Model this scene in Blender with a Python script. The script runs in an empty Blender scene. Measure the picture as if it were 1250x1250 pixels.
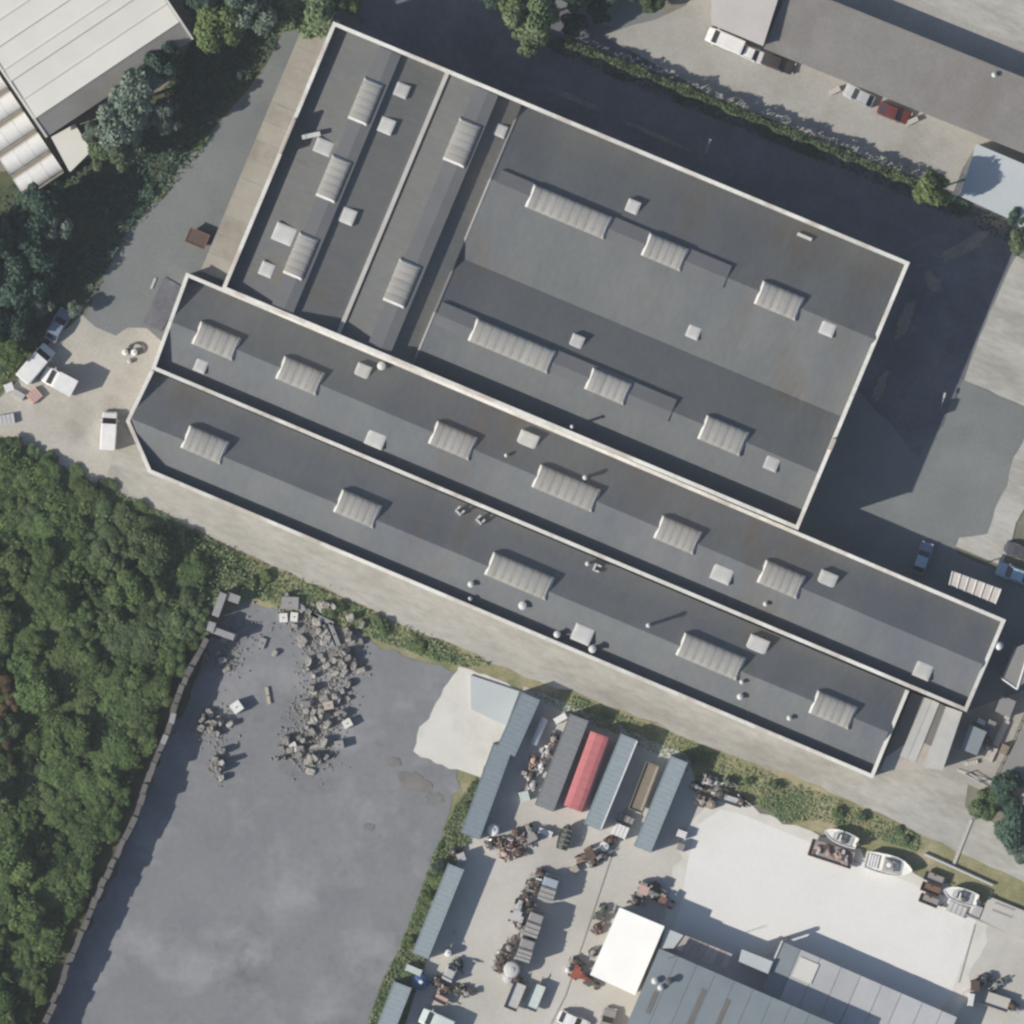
import bpy, math, random
from mathutils import Vector, Matrix
random.seed(11)
R = math.radians
S = 0.1                                     # metres per map unit (one photo pixel)
def P(px, py, z=0.0): return Vector(((px - 625) * S, (625 - py) * S, z))

sc = bpy.context.scene
C = sc.collection

# ------------------------------------------------------------------ camera
ALT = 2500.0
cd = bpy.data.cameras.new('camera'); cam = bpy.data.objects.new('camera', cd); C.objects.link(cam)
cam.location = (0, 0, ALT); cam.rotation_euler = (0, 0, 0)
cd.sensor_width = 36; cd.lens = 18 * ALT / 62.5; cd.clip_start = 10; cd.clip_end = 9000
sc.camera = cam
# ------------------------------------------------------------------ sky and sun
EL = 33.0
SHADOW = Vector((0.951, 0.309))
w = bpy.data.worlds.new('World'); sc.world = w; w.use_nodes = True
nt = w.node_tree; nt.nodes.clear()
sky = nt.nodes.new('ShaderNodeTexSky'); sky.sky_type = 'NISHITA'; sky.sun_disc = False
sky.sun_elevation = R(EL); sky.sun_rotation = math.atan2(-SHADOW.x, -SHADOW.y)
sky.dust_density = 1.2; sky.ozone_density = 2.5
bg = nt.nodes.new('ShaderNodeBackground'); bg.inputs['Strength'].default_value = 0.088
wo = nt.nodes.new('ShaderNodeOutputWorld')
nt.links.new(sky.outputs[0], bg.inputs[0]); nt.links.new(bg.outputs[0], wo.inputs[0])
sd = bpy.data.lights.new('sun', 'SUN'); sd.energy = 5.0; sd.angle = R(0.6); sd.color = (1.0, 0.93, 0.825)
sun = bpy.data.objects.new('sun', sd); C.objects.link(sun); sun.location = (-80, -30, 90)
dv = Vector((SHADOW.x * math.cos(R(EL)), SHADOW.y * math.cos(R(EL)), -math.sin(R(EL))))
sun.rotation_euler = dv.to_track_quat('-Z', 'Y').to_euler()
sc.view_settings.view_transform = 'Standard'; sc.view_settings.look = 'None'
sc.view_settings.exposure = 0.2; sc.view_settings.gamma = 1.0
sc.cycles.use_denoising = True
sc.cycles.filter_width = 2.5
sc.cycles.max_bounces = 6

# ------------------------------------------------------------------ materials
def srgb(r, g, b):
    f = lambda c: (c / 255 / 12.92) if c <= 10 else ((c / 255 + 0.055) / 1.055) ** 2.4
    return (f(r), f(g), f(b), 1)
def lin(c): return (c[0], c[1], c[2], 1)
M = {}
def mat(name, c1, c2=None, scale=0.3, detail=6, c3=None, scale3=0.05, fine=0.0, fscale=6, rough=0.85, spec=0.3,
        metal=0.0, bump=0.0, stretch=None, rnd=0.0, lo=0.35, hi=0.65, c4=None, scale4=0.06):
    m = bpy.data.materials.new(name); m.use_nodes = True; n = m.node_tree.nodes; L = m.node_tree.links
    b = n['Principled BSDF']; b.inputs['Roughness'].default_value = rough
    b.inputs['Specular IOR Level'].default_value = spec; b.inputs['Metallic'].default_value = metal
    if c2 is None: c2 = tuple(x * 0.85 for x in c1)
    tc = n.new('ShaderNodeTexCoord'); co = tc.outputs['Object']
    if stretch:
        ang, k = stretch
        mp = n.new('ShaderNodeMapping'); mp.vector_type = 'TEXTURE'
        mp.inputs['Rotation'].default_value = (0, 0, ang); mp.inputs['Scale'].default_value = (k, 1, 1)
        L.new(co, mp.inputs['Vector']); co = mp.outputs[0]
    def noise(s, d, rough_=0.6):
        t = n.new('ShaderNodeTexNoise'); t.inputs['Scale'].default_value = s; t.inputs['Detail'].default_value = d
        t.inputs['Roughness'].default_value = rough_; L.new(co, t.inputs['Vector']); return t.outputs['Fac']
    def rmp(f, a, z):
        r_ = n.new('ShaderNodeMapRange'); r_.inputs['From Min'].default_value = a; r_.inputs['From Max'].default_value = z
        L.new(f, r_.inputs['Value']); return r_.outputs[0]
    def mix(fac, a, z, mode='MIX'):
        x = n.new('ShaderNodeMix'); x.data_type = 'RGBA'; x.blend_type = mode
        for s, v in ((x.inputs[0], fac), (x.inputs[6], a), (x.inputs[7], z)):
            if isinstance(v, (float, int)): s.default_value = v
            elif isinstance(v, tuple): s.default_value = lin(v)
            else: L.new(v, s)
        return x.outputs[2]
    col = mix(rmp(noise(scale, detail), lo, hi), tuple(c1), tuple(c2))
    if c3: col = mix(rmp(noise(scale3, 5), 0.5, 0.68), col, tuple(c3))
    if c4: col = mix(rmp(noise(scale4, 7, 0.7), 0.56, 0.72), col, tuple(c4))
    if fine > 0:
        f = n.new('ShaderNodeMapRange'); f.inputs['From Min'].default_value = 0.3; f.inputs['From Max'].default_value = 0.7
        f.inputs['To Min'].default_value = 1 - fine; f.inputs['To Max'].default_value = 1 + fine
        L.new(noise(fscale, 3, 0.7), f.inputs['Value'])
        cc = n.new('ShaderNodeCombineColor')
        for i in range(3): L.new(f.outputs[0], cc.inputs[i])
        col = mix(1.0, col, cc.outputs[0], 'MULTIPLY')
    if rnd > 0:
        oi = n.new('ShaderNodeObjectInfo'); f = n.new('ShaderNodeMapRange')
        f.inputs['To Min'].default_value = 1 - rnd; f.inputs['To Max'].default_value = 1 + rnd
        L.new(oi.outputs['Random'], f.inputs['Value'])
        cc = n.new('ShaderNodeCombineColor')
        for i in range(3): L.new(f.outputs[0], cc.inputs[i])
        col = mix(1.0, col, cc.outputs[0], 'MULTIPLY')
    L.new(col, b.inputs['Base Color'])
    if bump > 0:
        bp = n.new('ShaderNodeBump'); bp.inputs['Strength'].default_value = bump; bp.inputs['Distance'].default_value = 0.05
        L.new(noise(fscale, 4), bp.inputs['Height']); L.new(bp.outputs[0], b.inputs['Normal'])
    M[name] = m; return m
def leafmat(name, c1, c2, c3):
    m = bpy.data.materials.new(name); m.use_nodes = True; n = m.node_tree.nodes; L = m.node_tree.links
    n.clear(); out = n.new('ShaderNodeOutputMaterial')
    tc = n.new('ShaderNodeTexCoord'); oi = n.new('ShaderNodeObjectInfo')
    ad = n.new('ShaderNodeVectorMath'); ad.operation = 'ADD'
    sc_ = n.new('ShaderNodeVectorMath'); sc_.operation = 'SCALE'; sc_.inputs[0].default_value = (37, 19, 11)
    L.new(oi.outputs['Random'], sc_.inputs['Scale']); L.new(tc.outputs['Object'], ad.inputs[0]); L.new(sc_.outputs[0], ad.inputs[1])
    t = n.new('ShaderNodeTexNoise'); t.inputs['Scale'].default_value = 0.8; t.inputs['Detail'].default_value = 4
    L.new(ad.outputs[0], t.inputs['Vector'])
    rp = n.new('ShaderNodeValToRGB'); e = rp.color_ramp.elements
    e[0].position = 0.32; e[0].color = lin(c1); e[1].position = 0.68; e[1].color = lin(c3)
    q = e.new(0.5); q.color = lin(c2); L.new(t.outputs['Fac'], rp.inputs[0])
    hs = n.new('ShaderNodeHueSaturation'); mr = n.new('ShaderNodeMapRange')
    mr.inputs['To Min'].default_value = 0.75; mr.inputs['To Max'].default_value = 1.25
    L.new(oi.outputs['Random'], mr.inputs['Value']); L.new(mr.outputs[0], hs.inputs['Value']); L.new(rp.outputs[0], hs.inputs['Color'])
    d = n.new('ShaderNodeBsdfDiffuse'); tr = n.new('ShaderNodeBsdfTranslucent'); mx = n.new('ShaderNodeMixShader'); mx.inputs[0].default_value = 0.25
    L.new(hs.outputs[0], d.inputs[0]); L.new(hs.outputs[0], tr.inputs[0]); L.new(d.outputs[0], mx.inputs[1]); L.new(tr.outputs[0], mx.inputs[2])
    L.new(mx.outputs[0], out.inputs[0]); M[name] = m; return m

mat('earth', (0.16, 0.15, 0.115), (0.25, 0.23, 0.185), 0.25, c3=(0.09, 0.11, 0.06), scale3=0.06, fine=0.2)
mat('asphalt', (0.158, 0.172, 0.171), (0.194, 0.207, 0.204), 0.12, c3=(0.140, 0.154, 0.157), scale3=0.08, fine=0.10, fscale=3, rough=0.92, spec=0.2)
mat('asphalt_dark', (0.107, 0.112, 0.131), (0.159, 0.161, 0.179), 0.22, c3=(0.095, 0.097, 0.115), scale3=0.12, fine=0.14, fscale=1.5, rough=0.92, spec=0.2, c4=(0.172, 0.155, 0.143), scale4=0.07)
mat('gravel', (0.174, 0.181, 0.193), (0.201, 0.207, 0.218), 0.14, c3=(0.258, 0.260, 0.271), scale3=0.12, fine=0.07, fscale=1.2, rough=0.95, bump=0.2, c4=(0.144, 0.144, 0.148), scale4=0.10)
mat('concrete_lane', (0.335, 0.328, 0.296), (0.414, 0.406, 0.370), 0.30, c3=(0.282, 0.271, 0.237), scale3=0.16, fine=0.13, fscale=1.6, rough=0.9, stretch=(R(-23), 3))
mat('sandy_yard', (0.390, 0.372, 0.325), (0.436, 0.414, 0.367), 0.2, c3=(0.307, 0.288, 0.251), scale3=0.13, fine=0.10, fscale=3)
mat('concrete_yard', (0.436, 0.423, 0.388), (0.481, 0.468, 0.432), 0.13, c3=(0.392, 0.378, 0.342), scale3=0.09, fine=0.06, fscale=3)
mat('concrete_white', (0.648, 0.642, 0.618), (0.686, 0.682, 0.657), 0.1, c3=(0.608, 0.598, 0.569), scale3=0.1, fine=0.04, fscale=3)
mat('concrete_sand', (0.549, 0.540, 0.494), (0.594, 0.584, 0.540), 0.25, c3=(0.484, 0.477, 0.431), scale3=0.2, fine=0.05)
mat('parking', (0.314, 0.304, 0.277), (0.351, 0.342, 0.314), 0.2, c3=(0.277, 0.264, 0.235), scale3=0.15, fine=0.10, fscale=3)
mat('joint', (0.375, 0.362, 0.325)); mat('patch', (0.426, 0.414, 0.389), (0.466, 0.454, 0.426), 0.6, fine=0.05)
mat('grass_ground', (0.158, 0.174, 0.083), (0.269, 0.246, 0.138), 0.35, c3=(0.365, 0.319, 0.207), scale3=0.2, fine=0.25, fscale=4)
mat('forest_floor', (0.053, 0.068, 0.030), (0.090, 0.098, 0.053), 0.5, fine=0.2)
# roofs
mat('roof_felt', (0.116, 0.126, 0.129), (0.140, 0.148, 0.149), 0.20, c3=(0.101, 0.111, 0.124), scale3=0.07, fine=0.08, fscale=1.8, rough=0.88, spec=0.25, stretch=(R(67), 3.0), lo=0.28, hi=0.72, c4=(0.122, 0.113, 0.098), scale4=0.11)
mat('roof_felt_long', (0.128, 0.139, 0.145), (0.154, 0.163, 0.167), 0.20, c3=(0.111, 0.122, 0.139), scale3=0.07, fine=0.08, fscale=1.8, rough=0.88, spec=0.25, stretch=(R(67), 3.0), lo=0.28, hi=0.72, c4=(0.135, 0.124, 0.109), scale4=0.11)
mat('roof_felt_west', (0.128, 0.132, 0.127), (0.153, 0.156, 0.149), 0.20, c3=(0.114, 0.120, 0.130), scale3=0.10, fine=0.09, fscale=1.8, rough=0.88, spec=0.25, stretch=(R(-23), 3.0), lo=0.28, hi=0.72, c4=(0.139, 0.126, 0.104), scale4=0.12)
mat('roof_ridge', (0.118, 0.122, 0.131), (0.131, 0.136, 0.140), 0.3, fine=0.05)
mat('coping', (0.601, 0.590, 0.545), (0.698, 0.690, 0.646), 0.35, c3=(0.466, 0.420, 0.364), scale3=0.22, fine=0.08, fscale=2, rough=0.6, rnd=0.09)
mat('wall_render', (0.40, 0.36, 0.31), (0.45, 0.41, 0.36), 0.3, c3=(0.33, 0.28, 0.23), scale3=0.2, fine=0.06)
mat('flashing', (0.34, 0.34, 0.33)); mat('gutter', (0.42, 0.41, 0.38), (0.48, 0.47, 0.44), 0.5, fine=0.05)
mat('poly', (0.267, 0.264, 0.248), (0.324, 0.320, 0.300), 0.9, detail=3, c3=(0.243, 0.231, 0.207), scale3=0.6, fine=0.06, rough=0.42, spec=0.45, rnd=0.10)
mat('poly_rib', (0.50, 0.49, 0.46)); mat('poly_end', (0.62, 0.61, 0.58)); mat('kerb', (0.30, 0.30, 0.29))
mat('dome', (0.437, 0.437, 0.418), (0.494, 0.494, 0.475), 1.0, rough=0.4, spec=0.5, rnd=0.12)
mat('vent_metal', (0.55, 0.55, 0.54), rough=0.5); mat('vent_dark', (0.10, 0.10, 0.10))
mat('canopy_tan', (0.243, 0.228, 0.195), (0.279, 0.265, 0.233), 0.35, c3=(0.216, 0.195, 0.162), scale3=0.3, fine=0.08, rnd=0.08)
mat('sheet_pale', (0.40, 0.40, 0.375), (0.46, 0.455, 0.43), 0.4, fine=0.05, rnd=0.05)
mat('sheet_dark', (0.17, 0.16, 0.145)); mat('sheet_pink', (0.36, 0.30, 0.285), (0.42, 0.36, 0.34), 0.8, rnd=0.15)
mat('sheet_slat', (0.475, 0.432, 0.403), (0.518, 0.482, 0.454), 0.8, rnd=0.06)
mat('roof_white', (0.571, 0.565, 0.518), (0.612, 0.605, 0.556), 0.15, c3=(0.541, 0.535, 0.489), scale3=0.1, fine=0.03, rnd=0.03, rough=0.6)
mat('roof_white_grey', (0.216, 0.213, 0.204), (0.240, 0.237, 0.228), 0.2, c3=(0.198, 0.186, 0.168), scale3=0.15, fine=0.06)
mat('roof_brown', (0.192, 0.184, 0.174), (0.222, 0.212, 0.202), 0.25, c3=(0.176, 0.166, 0.155), scale3=0.15, fine=0.10, fscale=3)
mat('roof_pinkish', (0.46, 0.435, 0.41), (0.50, 0.475, 0.45), 0.3, fine=0.05)
mat('roof_paleblue', (0.414, 0.450, 0.459), (0.450, 0.482, 0.491), 0.2, fine=0.04)
mat('roof_brightwhite', (0.86, 0.86, 0.82), (0.90, 0.90, 0.86), 0.3, fine=0.02, rough=0.6)
mat('roof_bluegrey', (0.19, 0.225, 0.245), (0.225, 0.255, 0.275), 0.2, c3=(0.175, 0.205, 0.225), scale3=0.12, fine=0.05)
mat('roof_sheet_grey', (0.38, 0.39, 0.405), (0.43, 0.44, 0.45), 0.3, fine=0.06, rnd=0.08)
mat('tunnel_film', (0.62, 0.62, 0.60), (0.70, 0.70, 0.68), 0.6, fine=0.04, rough=0.5); mat('tunnel_gap', (0.320, 0.288, 0.240))
# things
def paint(name, c, rough=0.35): mat(name, c, tuple(x * 0.9 for x in c), 1.5, fine=0.04, rough=rough, spec=0.5)
paint('cont_grey', (0.205, 0.215, 0.22), 0.6); paint('cont_blue', (0.20, 0.245, 0.275), 0.55); paint('cont_bluepale', (0.26, 0.31, 0.335), 0.55)
paint('cont_red', (0.46, 0.145, 0.15), 0.6); paint('cont_end', (0.12, 0.13, 0.14), 0.6)
paint('white_paint', (0.72, 0.72, 0.71)); paint('glass_dark', (0.035, 0.04, 0.045), 0.12); paint('tyre', (0.025, 0.025, 0.025), 0.9)
paint('rim', (0.4, 0.4, 0.4)); paint('lamp_clear', (0.7, 0.7, 0.66), 0.2); paint('lamp_red', (0.4, 0.02, 0.02), 0.3)
paint('car_bluegrey', (0.19, 0.23, 0.32)); paint('car_dark', (0.055, 0.04, 0.035)); paint('car_maroon', (0.14, 0.035, 0.03)); paint('car_silver', (0.42, 0.44, 0.45))
paint('car_paleblue', (0.33, 0.47, 0.56)); paint('car_palegreen', (0.55, 0.63, 0.60)); paint('car_charcoal', (0.07, 0.07, 0.08))
paint('boat_white', (0.82, 0.81, 0.77)); paint('boat_deck', (0.42, 0.42, 0.40)); paint('boat_dark', (0.12, 0.12, 0.12)); paint('boat_green', (0.075, 0.085, 0.07))
paint('rust', (0.17, 0.10, 0.07), 0.8); paint('rust_dark', (0.10, 0.065, 0.05), 0.85); paint('machine_grey', (0.27, 0.26, 0.25), 0.7); paint('machine_pale', (0.46, 0.46, 0.46), 0.6)
paint('machine_red', (0.28, 0.075, 0.05), 0.6); paint('machine_blue', (0.30, 0.36, 0.42), 0.6); paint('machine_dark', (0.07, 0.065, 0.06), 0.8); paint('machine_pink', (0.50, 0.33, 0.29), 0.7)
paint('machine_green', (0.12, 0.15, 0.10), 0.7); paint('tarp_blue', (0.055, 0.11, 0.25), 0.7); paint('wood', (0.26, 0.22, 0.17), 0.9); paint('wood_pale', (0.42, 0.37, 0.30), 0.9); paint('steel', (0.35, 0.36, 0.36), 0.5)
mat('stone', (0.234, 0.223, 0.207), (0.302, 0.291, 0.273), 1.2, c3=(0.181, 0.166, 0.153), scale3=0.7, fine=0.12, rnd=0.28)
mat('block', (0.102, 0.097, 0.094), (0.133, 0.125, 0.120), 0.9, c3=(0.082, 0.076, 0.071), scale3=0.5, fine=0.12, rnd=0.15)
mat('block_pale', (0.240, 0.244, 0.248), (0.280, 0.280, 0.280), 0.9, fine=0.1)
mat('rubble_dust', (0.21, 0.20, 0.185), (0.26, 0.25, 0.23), 0.8, fine=0.12)
mat('bark', (0.09, 0.07, 0.05), fine=0.2)
leafmat('leaf_wood', (0.069, 0.112, 0.050), (0.099, 0.154, 0.061), (0.156, 0.201, 0.082))
leafmat('leaf_dry', (0.075, 0.117, 0.055), (0.110, 0.158, 0.077), (0.150, 0.191, 0.098))
leafmat('leaf_brown', (0.10, 0.075, 0.045), (0.14, 0.10, 0.06), (0.17, 0.13, 0.08))
leafmat('leaf_green', (0.084, 0.124, 0.053), (0.124, 0.170, 0.071), (0.169, 0.214, 0.095))
leafmat('leaf_blue', (0.088, 0.125, 0.097), (0.146, 0.193, 0.152), (0.227, 0.263, 0.215))
leafmat('leaf_pale', (0.104, 0.150, 0.078), (0.147, 0.199, 0.107), (0.189, 0.235, 0.130))
leafmat('leaf_dark', (0.046, 0.083, 0.067), (0.068, 0.114, 0.085), (0.107, 0.156, 0.116))  # darkened and blued so the leaf colour carries woodland shade
leafmat('grass_blade', (0.144, 0.205, 0.100), (0.202, 0.262, 0.135), (0.290, 0.318, 0.185))

# ------------------------------------------------------------------ mesh helpers
class MB:
    def __init__(s): s.v = []; s.f = []
    def add(s, vs, fs):
        o = len(s.v); s.v += [tuple(v) for v in vs]; s.f += [tuple(i + o for i in f) for f in fs]; return s
    def box(s, c, d, rz=0.0, tilt=0.0):
        cx, cy, cz = c; dx, dy, dz = (x / 2 for x in d); ca, sa = math.cos(rz), math.sin(rz); vs = []
        for z in (-dz, dz):
            for x, y in ((-dx, -dy), (dx, -dy), (dx, dy), (-dx, dy)):
                xx, zz = x * math.cos(tilt) - z * math.sin(tilt), x * math.sin(tilt) + z * math.cos(tilt)
                vs.append((cx + xx * ca - y * sa, cy + xx * sa + y * ca, cz + zz))
        return s.add(vs, [(3, 2, 1, 0), (4, 5, 6, 7), (0, 1, 5, 4), (1, 2, 6, 5), (2, 3, 7, 6), (3, 0, 4, 7)])
    def prism(s, pts, z0, z1):
        pts = list(pts)
        if sum(a[0] * b[1] - b[0] * a[1] for a, b in zip(pts, pts[1:] + pts[:1])) < 0: pts = pts[::-1]
        n = len(pts); vs = [(p[0], p[1], z0) for p in pts] + [(p[0], p[1], z1) for p in pts]
        return s.add(vs, [tuple(range(n))[::-1], tuple(range(n, 2 * n))] + [(i, (i + 1) % n, n + (i + 1) % n, n + i) for i in range(n)])
    def slab(s, pts, th):                      # sheet of 3D points with thickness downward
        pts = list(pts)
        if sum(a[0] * b[1] - b[0] * a[1] for a, b in zip(pts, pts[1:] + pts[:1])) < 0: pts = pts[::-1]
        n = len(pts); vs = [(p[0], p[1], p[2] - th) for p in pts] + [tuple(p) for p in pts]
        return s.add(vs, [tuple(range(n))[::-1], tuple(range(n, 2 * n))] + [(i, (i + 1) % n, n + (i + 1) % n, n + i) for i in range(n)])
    def tube(s, a, b, r0, r1=None, n=8):
        a, b = Vector(a), Vector(b); r1 = r0 if r1 is None else r1; d = (b - a).normalized()
        u = d.orthogonal().normalized(); v = d.cross(u); vs = []
        for p, r in ((a, r0), (b, r1)):
            for i in range(n):
                t = 2 * math.pi * i / n; vs.append(p + u * (r * math.cos(t)) + v * (r * math.sin(t)))
        return s.add(vs, [tuple(range(n))[::-1], tuple(range(n, 2 * n))] + [(i, (i + 1) % n, n + (i + 1) % n, n + i) for i in range(n)])
    def loft(s, rings, caps=True):
        n = len(rings[0]); vs = [p for r in rings for p in r]; fs = []
        for k in range(len(rings) - 1):
            for i in range(n): fs.append((k * n + i, k * n + (i + 1) % n, (k + 1) * n + (i + 1) % n, (k + 1) * n + i))
        if caps: fs += [tuple(range(n))[::-1], tuple(range((len(rings) - 1) * n, len(rings) * n))]
        return s.add(vs, fs)
    def strip(s, pts, width, z0, z1, closed=False, side=0.0):   # mitred band along a polyline; side shifts it to the left
        pts = [Vector((p[0], p[1])) for p in pts]; n = len(pts); L, Rr = [], []
        for i, p in enumerate(pts):
            ds = []
            if closed or i > 0: ds.append((p - pts[i - 1]).normalized())
            if closed or i < n - 1: ds.append((pts[(i + 1) % n] - p).normalized())
            ns = [Vector((-d.y, d.x)) for d in ds]; m = sum(ns, Vector((0, 0))).normalized(); k = 1 / max(0.3, m.dot(ns[0]))
            L.append(p + m * k * (width / 2 + side)); Rr.append(p - m * k * (width / 2 - side))
        rings = [[(Rr[i].x, Rr[i].y, z0), (L[i].x, L[i].y, z0), (L[i].x, L[i].y, z1), (Rr[i].x, Rr[i].y, z1)] for i in range(n)]
        if closed: rings.append(rings[0])
        return s.loft(rings, not closed)
    def mesh(s, name, off=(0, 0, 0)):
        me = bpy.data.meshes.new(name)
        me.from_pydata([(a[0] - off[0], a[1] - off[1], a[2] - off[2]) for a in s.v], [], s.f); me.update()
        return me
def fix_normals(me):
    import bmesh
    b = bmesh.new(); b.from_mesh(me); bmesh.ops.recalc_face_normals(b, faces=b.faces); b.to_mesh(me); b.free()
def link(name, me, m=None, parent=None, loc=(0, 0, 0), rz=0.0, smooth=False, scale=None):
    o = bpy.data.objects.new(name, me); C.objects.link(o)
    if m is not None and me is not None and not me.materials: me.materials.append(M[m])
    if smooth: me.polygons.foreach_set('use_smooth', [True] * len(me.polygons))
    if parent is not None: o.parent = parent
    o.location = loc; o.rotation_euler = (0, 0, rz)
    if scale: o.scale = scale
    return o
def part(name, mb, m, parent, off=(0, 0, 0), smooth=False, loc=(0, 0, 0), rz=0.0):
    me = mb.mesh(name, off); fix_normals(me); return link(name, me, m, parent, loc, rz, smooth)
def tag(o, label=None, cat=None, group=None, kind=None):
    if label: o['label'] = label
    if cat: o['category'] = cat
    if group: o['group'] = group
    if kind: o['kind'] = kind
    return o
def thing(name, label, cat, loc, rz=0.0, group=None):
    o = bpy.data.objects.new(name, None); C.objects.link(o); o.location = loc; o.rotation_euler = (0, 0, rz); o.empty_display_size = 0.5
    return tag(o, label, cat, group)
def head(dx, dy): return math.atan2(-dy, dx)          # heading of a map vector

# ------------------------------------------------------------------ ground
LV = [0.0]
def sheet(name, pts, m, wob=0.0, step=25):
    """A ground sheet a little above the last; wob makes its edge ragged."""
    LV[0] += 0.005; q = []
    n = len(pts)
    for i in range(n):
        a, b = Vector(pts[i]), Vector(pts[(i + 1) % n]); k = max(1, int((b - a).length / step)) if wob else 1
        for j in range(k):
            p = a.lerp(b, j / k)
            if wob: p += Vector((random.uniform(-wob, wob), random.uniform(-wob, wob)))
            q.append(P(p.x, p.y))
    me = bpy.data.meshes.new(name); me.from_pydata([(p.x, p.y, LV[0]) for p in q], [], [tuple(range(len(q)))[::-1]]); me.update()
    fix_normals(me)
    if me.polygons[0].normal.z < 0: me.flip_normals()
    o = link(name, me, m); o['kind'] = 'structure'; return o
g = bpy.data.meshes.new('ground'); B = 3000
g.from_pydata([(-B, -B, 0), (B, -B, 0), (B, B, 0), (-B, B, 0)], [], [(0, 1, 2, 3)])
link('ground', g, 'earth')['kind'] = 'structure'
sheet('forest_floor', [(-200, 545), (20, 540), (70, 575), (150, 620), (250, 690), (262, 770), (60, 1250), (30, 1400), (-200, 1400)], 'forest_floor', 5)
sheet('woodland_floor', [(-200, 215), (60, 205), (110, 190), (170, 150), (235, 50), (250, -60), (352, -60), (340, 45), (320, 92), (240, 180), (150, 290), (100, 384), (40, 440), (0, 480), (-200, 520)], 'forest_floor', 4)
sheet('verge', [(-60, 540), (20, 530), (150, 595), (290, 668), (400, 715), (600, 805), (650, 825), (840, 895), (1000, 955), (1300, 1095), (1300, 1150), (1000, 1020), (840, 945), (680, 880), (560, 830), (480, 800), (260, 740), (150, 640)], 'grass_ground', 4)
sheet('verge', [(610, 930), (550, 935), (518, 1040), (462, 1180), (430, 1260), (520, 1260), (600, 1000)], 'grass_ground', 3)
sheet('access_road', [(352, 25), (345, -60), (640, -60), (1260, 215), (1420, 280), (1420, 420), (1250, 350), (1235, 330), (1176, 463), (1250, 498), (1252, 535), (1238, 556), (1232, 590), (1216, 618), (1206, 655), (1190, 662), (1166, 660), (1168, 676), (1226, 700), (1300, 690), (1300, 900), (1185, 860), (970, 640), (400, 300), (240, 400), (225, 430), (160, 440), (95, 405), (150, 290), (240, 180), (320, 90)], 'asphalt')
sheet('north_road', [(400, -10), (640, -10), (1230, 235), (1238, 300), (1200, 400), (1150, 520), (1120, 560), (1000, 420), (500, 80)], 'asphalt_dark', 3)  # darker asphalt over the hall's shadow area; shade is in the colour
sheet('yard', [(-40, 520), (15, 470), (70, 410), (100, 384), (118, 395), (140, 412), (160, 400), (180, 398), (200, 420), (235, 430), (235, 700), (150, 612), (60, 562), (20, 540)], 'sandy_yard', 4, 18)
sheet('lane', [(150, 500), (420, 640), (1000, 900), (1100, 930), (1140, 925), (1185, 940), (1180, 985), (1300, 1060), (1300, 1098), (1150, 1030), (1000, 960), (840, 900), (700, 845), (640, 825), (500, 765), (395, 718), (290, 672), (190, 618), (130, 588)], 'concrete_lane', 2.5, 20)
sheet('service_yard', [(1178, 870), (1262, 838), (1300, 860), (1300, 1020), (1185, 960), (1135, 940)], 'parking', 2)
sheet('gravel_yard', [(268, 765), (290, 735), (345, 745), (440, 772), (470, 790), (540, 815), (570, 850), (560, 960), (545, 1000), (530, 1060), (480, 1190), (455, 1330), (20, 1330), (70, 1220), (150, 1040), (200, 920)], 'gravel', 5, 14)
sheet('container_yard', [(640, 838), (700, 862), (840, 922), (860, 985), (980, 1020), (1300, 1150), (1300, 1420), (440, 1420), (515, 1190), (560, 1050), (600, 960)], 'concrete_yard', 2)
sheet('worn_concrete', [(838, 1012), (868, 978), (905, 980), (1035, 1035), (1200, 1100), (1206, 1135), (1175, 1225), (1100, 1300), (750, 1300), (815, 1110), (826, 1055)], 'concrete_sand', 5, 11)
sheet('concrete_apron', [(852, 1006), (880, 988), (900, 992), (1030, 1045), (1188, 1108), (1192, 1128), (1160, 1215), (1100, 1300), (760, 1300), (830, 1110), (840, 1050)], 'concrete_white')
sheet('concrete_slab', [(562, 811), (578, 818), (636, 843), (614, 900), (588, 947), (560, 940), (531, 930), (505, 918), (512, 888), (524, 878), (538, 850)], 'concrete_sand', 2.5, 9)
sheet('parking_lot', [(738, 44), (800, 22), (838, 6), (862, -30), (1120, -30), (1300, 60), (1300, 220), (1225, 190), (1190, 180), (1165, 232), (1135, 222), (950, 148), (860, 112)], 'parking', 2)
sheet('pavement', [(1000, -60), (1290, -60), (1290, 80)], 'concrete_lane')
sheet('concrete_pad', [(1240, 312), (1275, 330), (1300, 520), (1251, 497), (1176, 463), (1190, 425)], 'concrete_lane', 1.2, 14)
sheet('footpath', [(1300, 520), (1252, 532), (1236, 560), (1230, 592), (1215, 620), (1205, 652), (1172, 655), (1166, 668), (1224, 692), (1240, 640), (1262, 600), (1300, 590)], 'concrete_lane', 1.2, 12)
mat('dirt', (0.20, 0.185, 0.16), (0.245, 0.225, 0.195), 0.5, fine=0.15, fscale=2)
mat('oil_stain', (0.154, 0.152, 0.144), (0.194, 0.191, 0.181), 0.7, fine=0.1)
def blob(name, cx, cy, a, b, ang, m, seed):
    r_ = random.Random(seed); q = []
    for k in range(18):
        t = k * math.pi / 9; f = r_.uniform(.7, 1.15); x, y = a * f * math.cos(t), b * f * math.sin(t); q.append((cx + x * math.cos(ang) - y * math.sin(ang), cy + x * math.sin(ang) + y * math.cos(ang)))
    sheet(name, q, m)
for i, (x, y, a, b, g_) in enumerate([(505, 955, 22, 12, .4), (530, 975, 12, 8, 0), (480, 930, 9, 6, .3), (450, 1010, 7, 5, 0)]): blob('oil_stain', x, y, a, b, g_, 'oil_stain', i)
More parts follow.
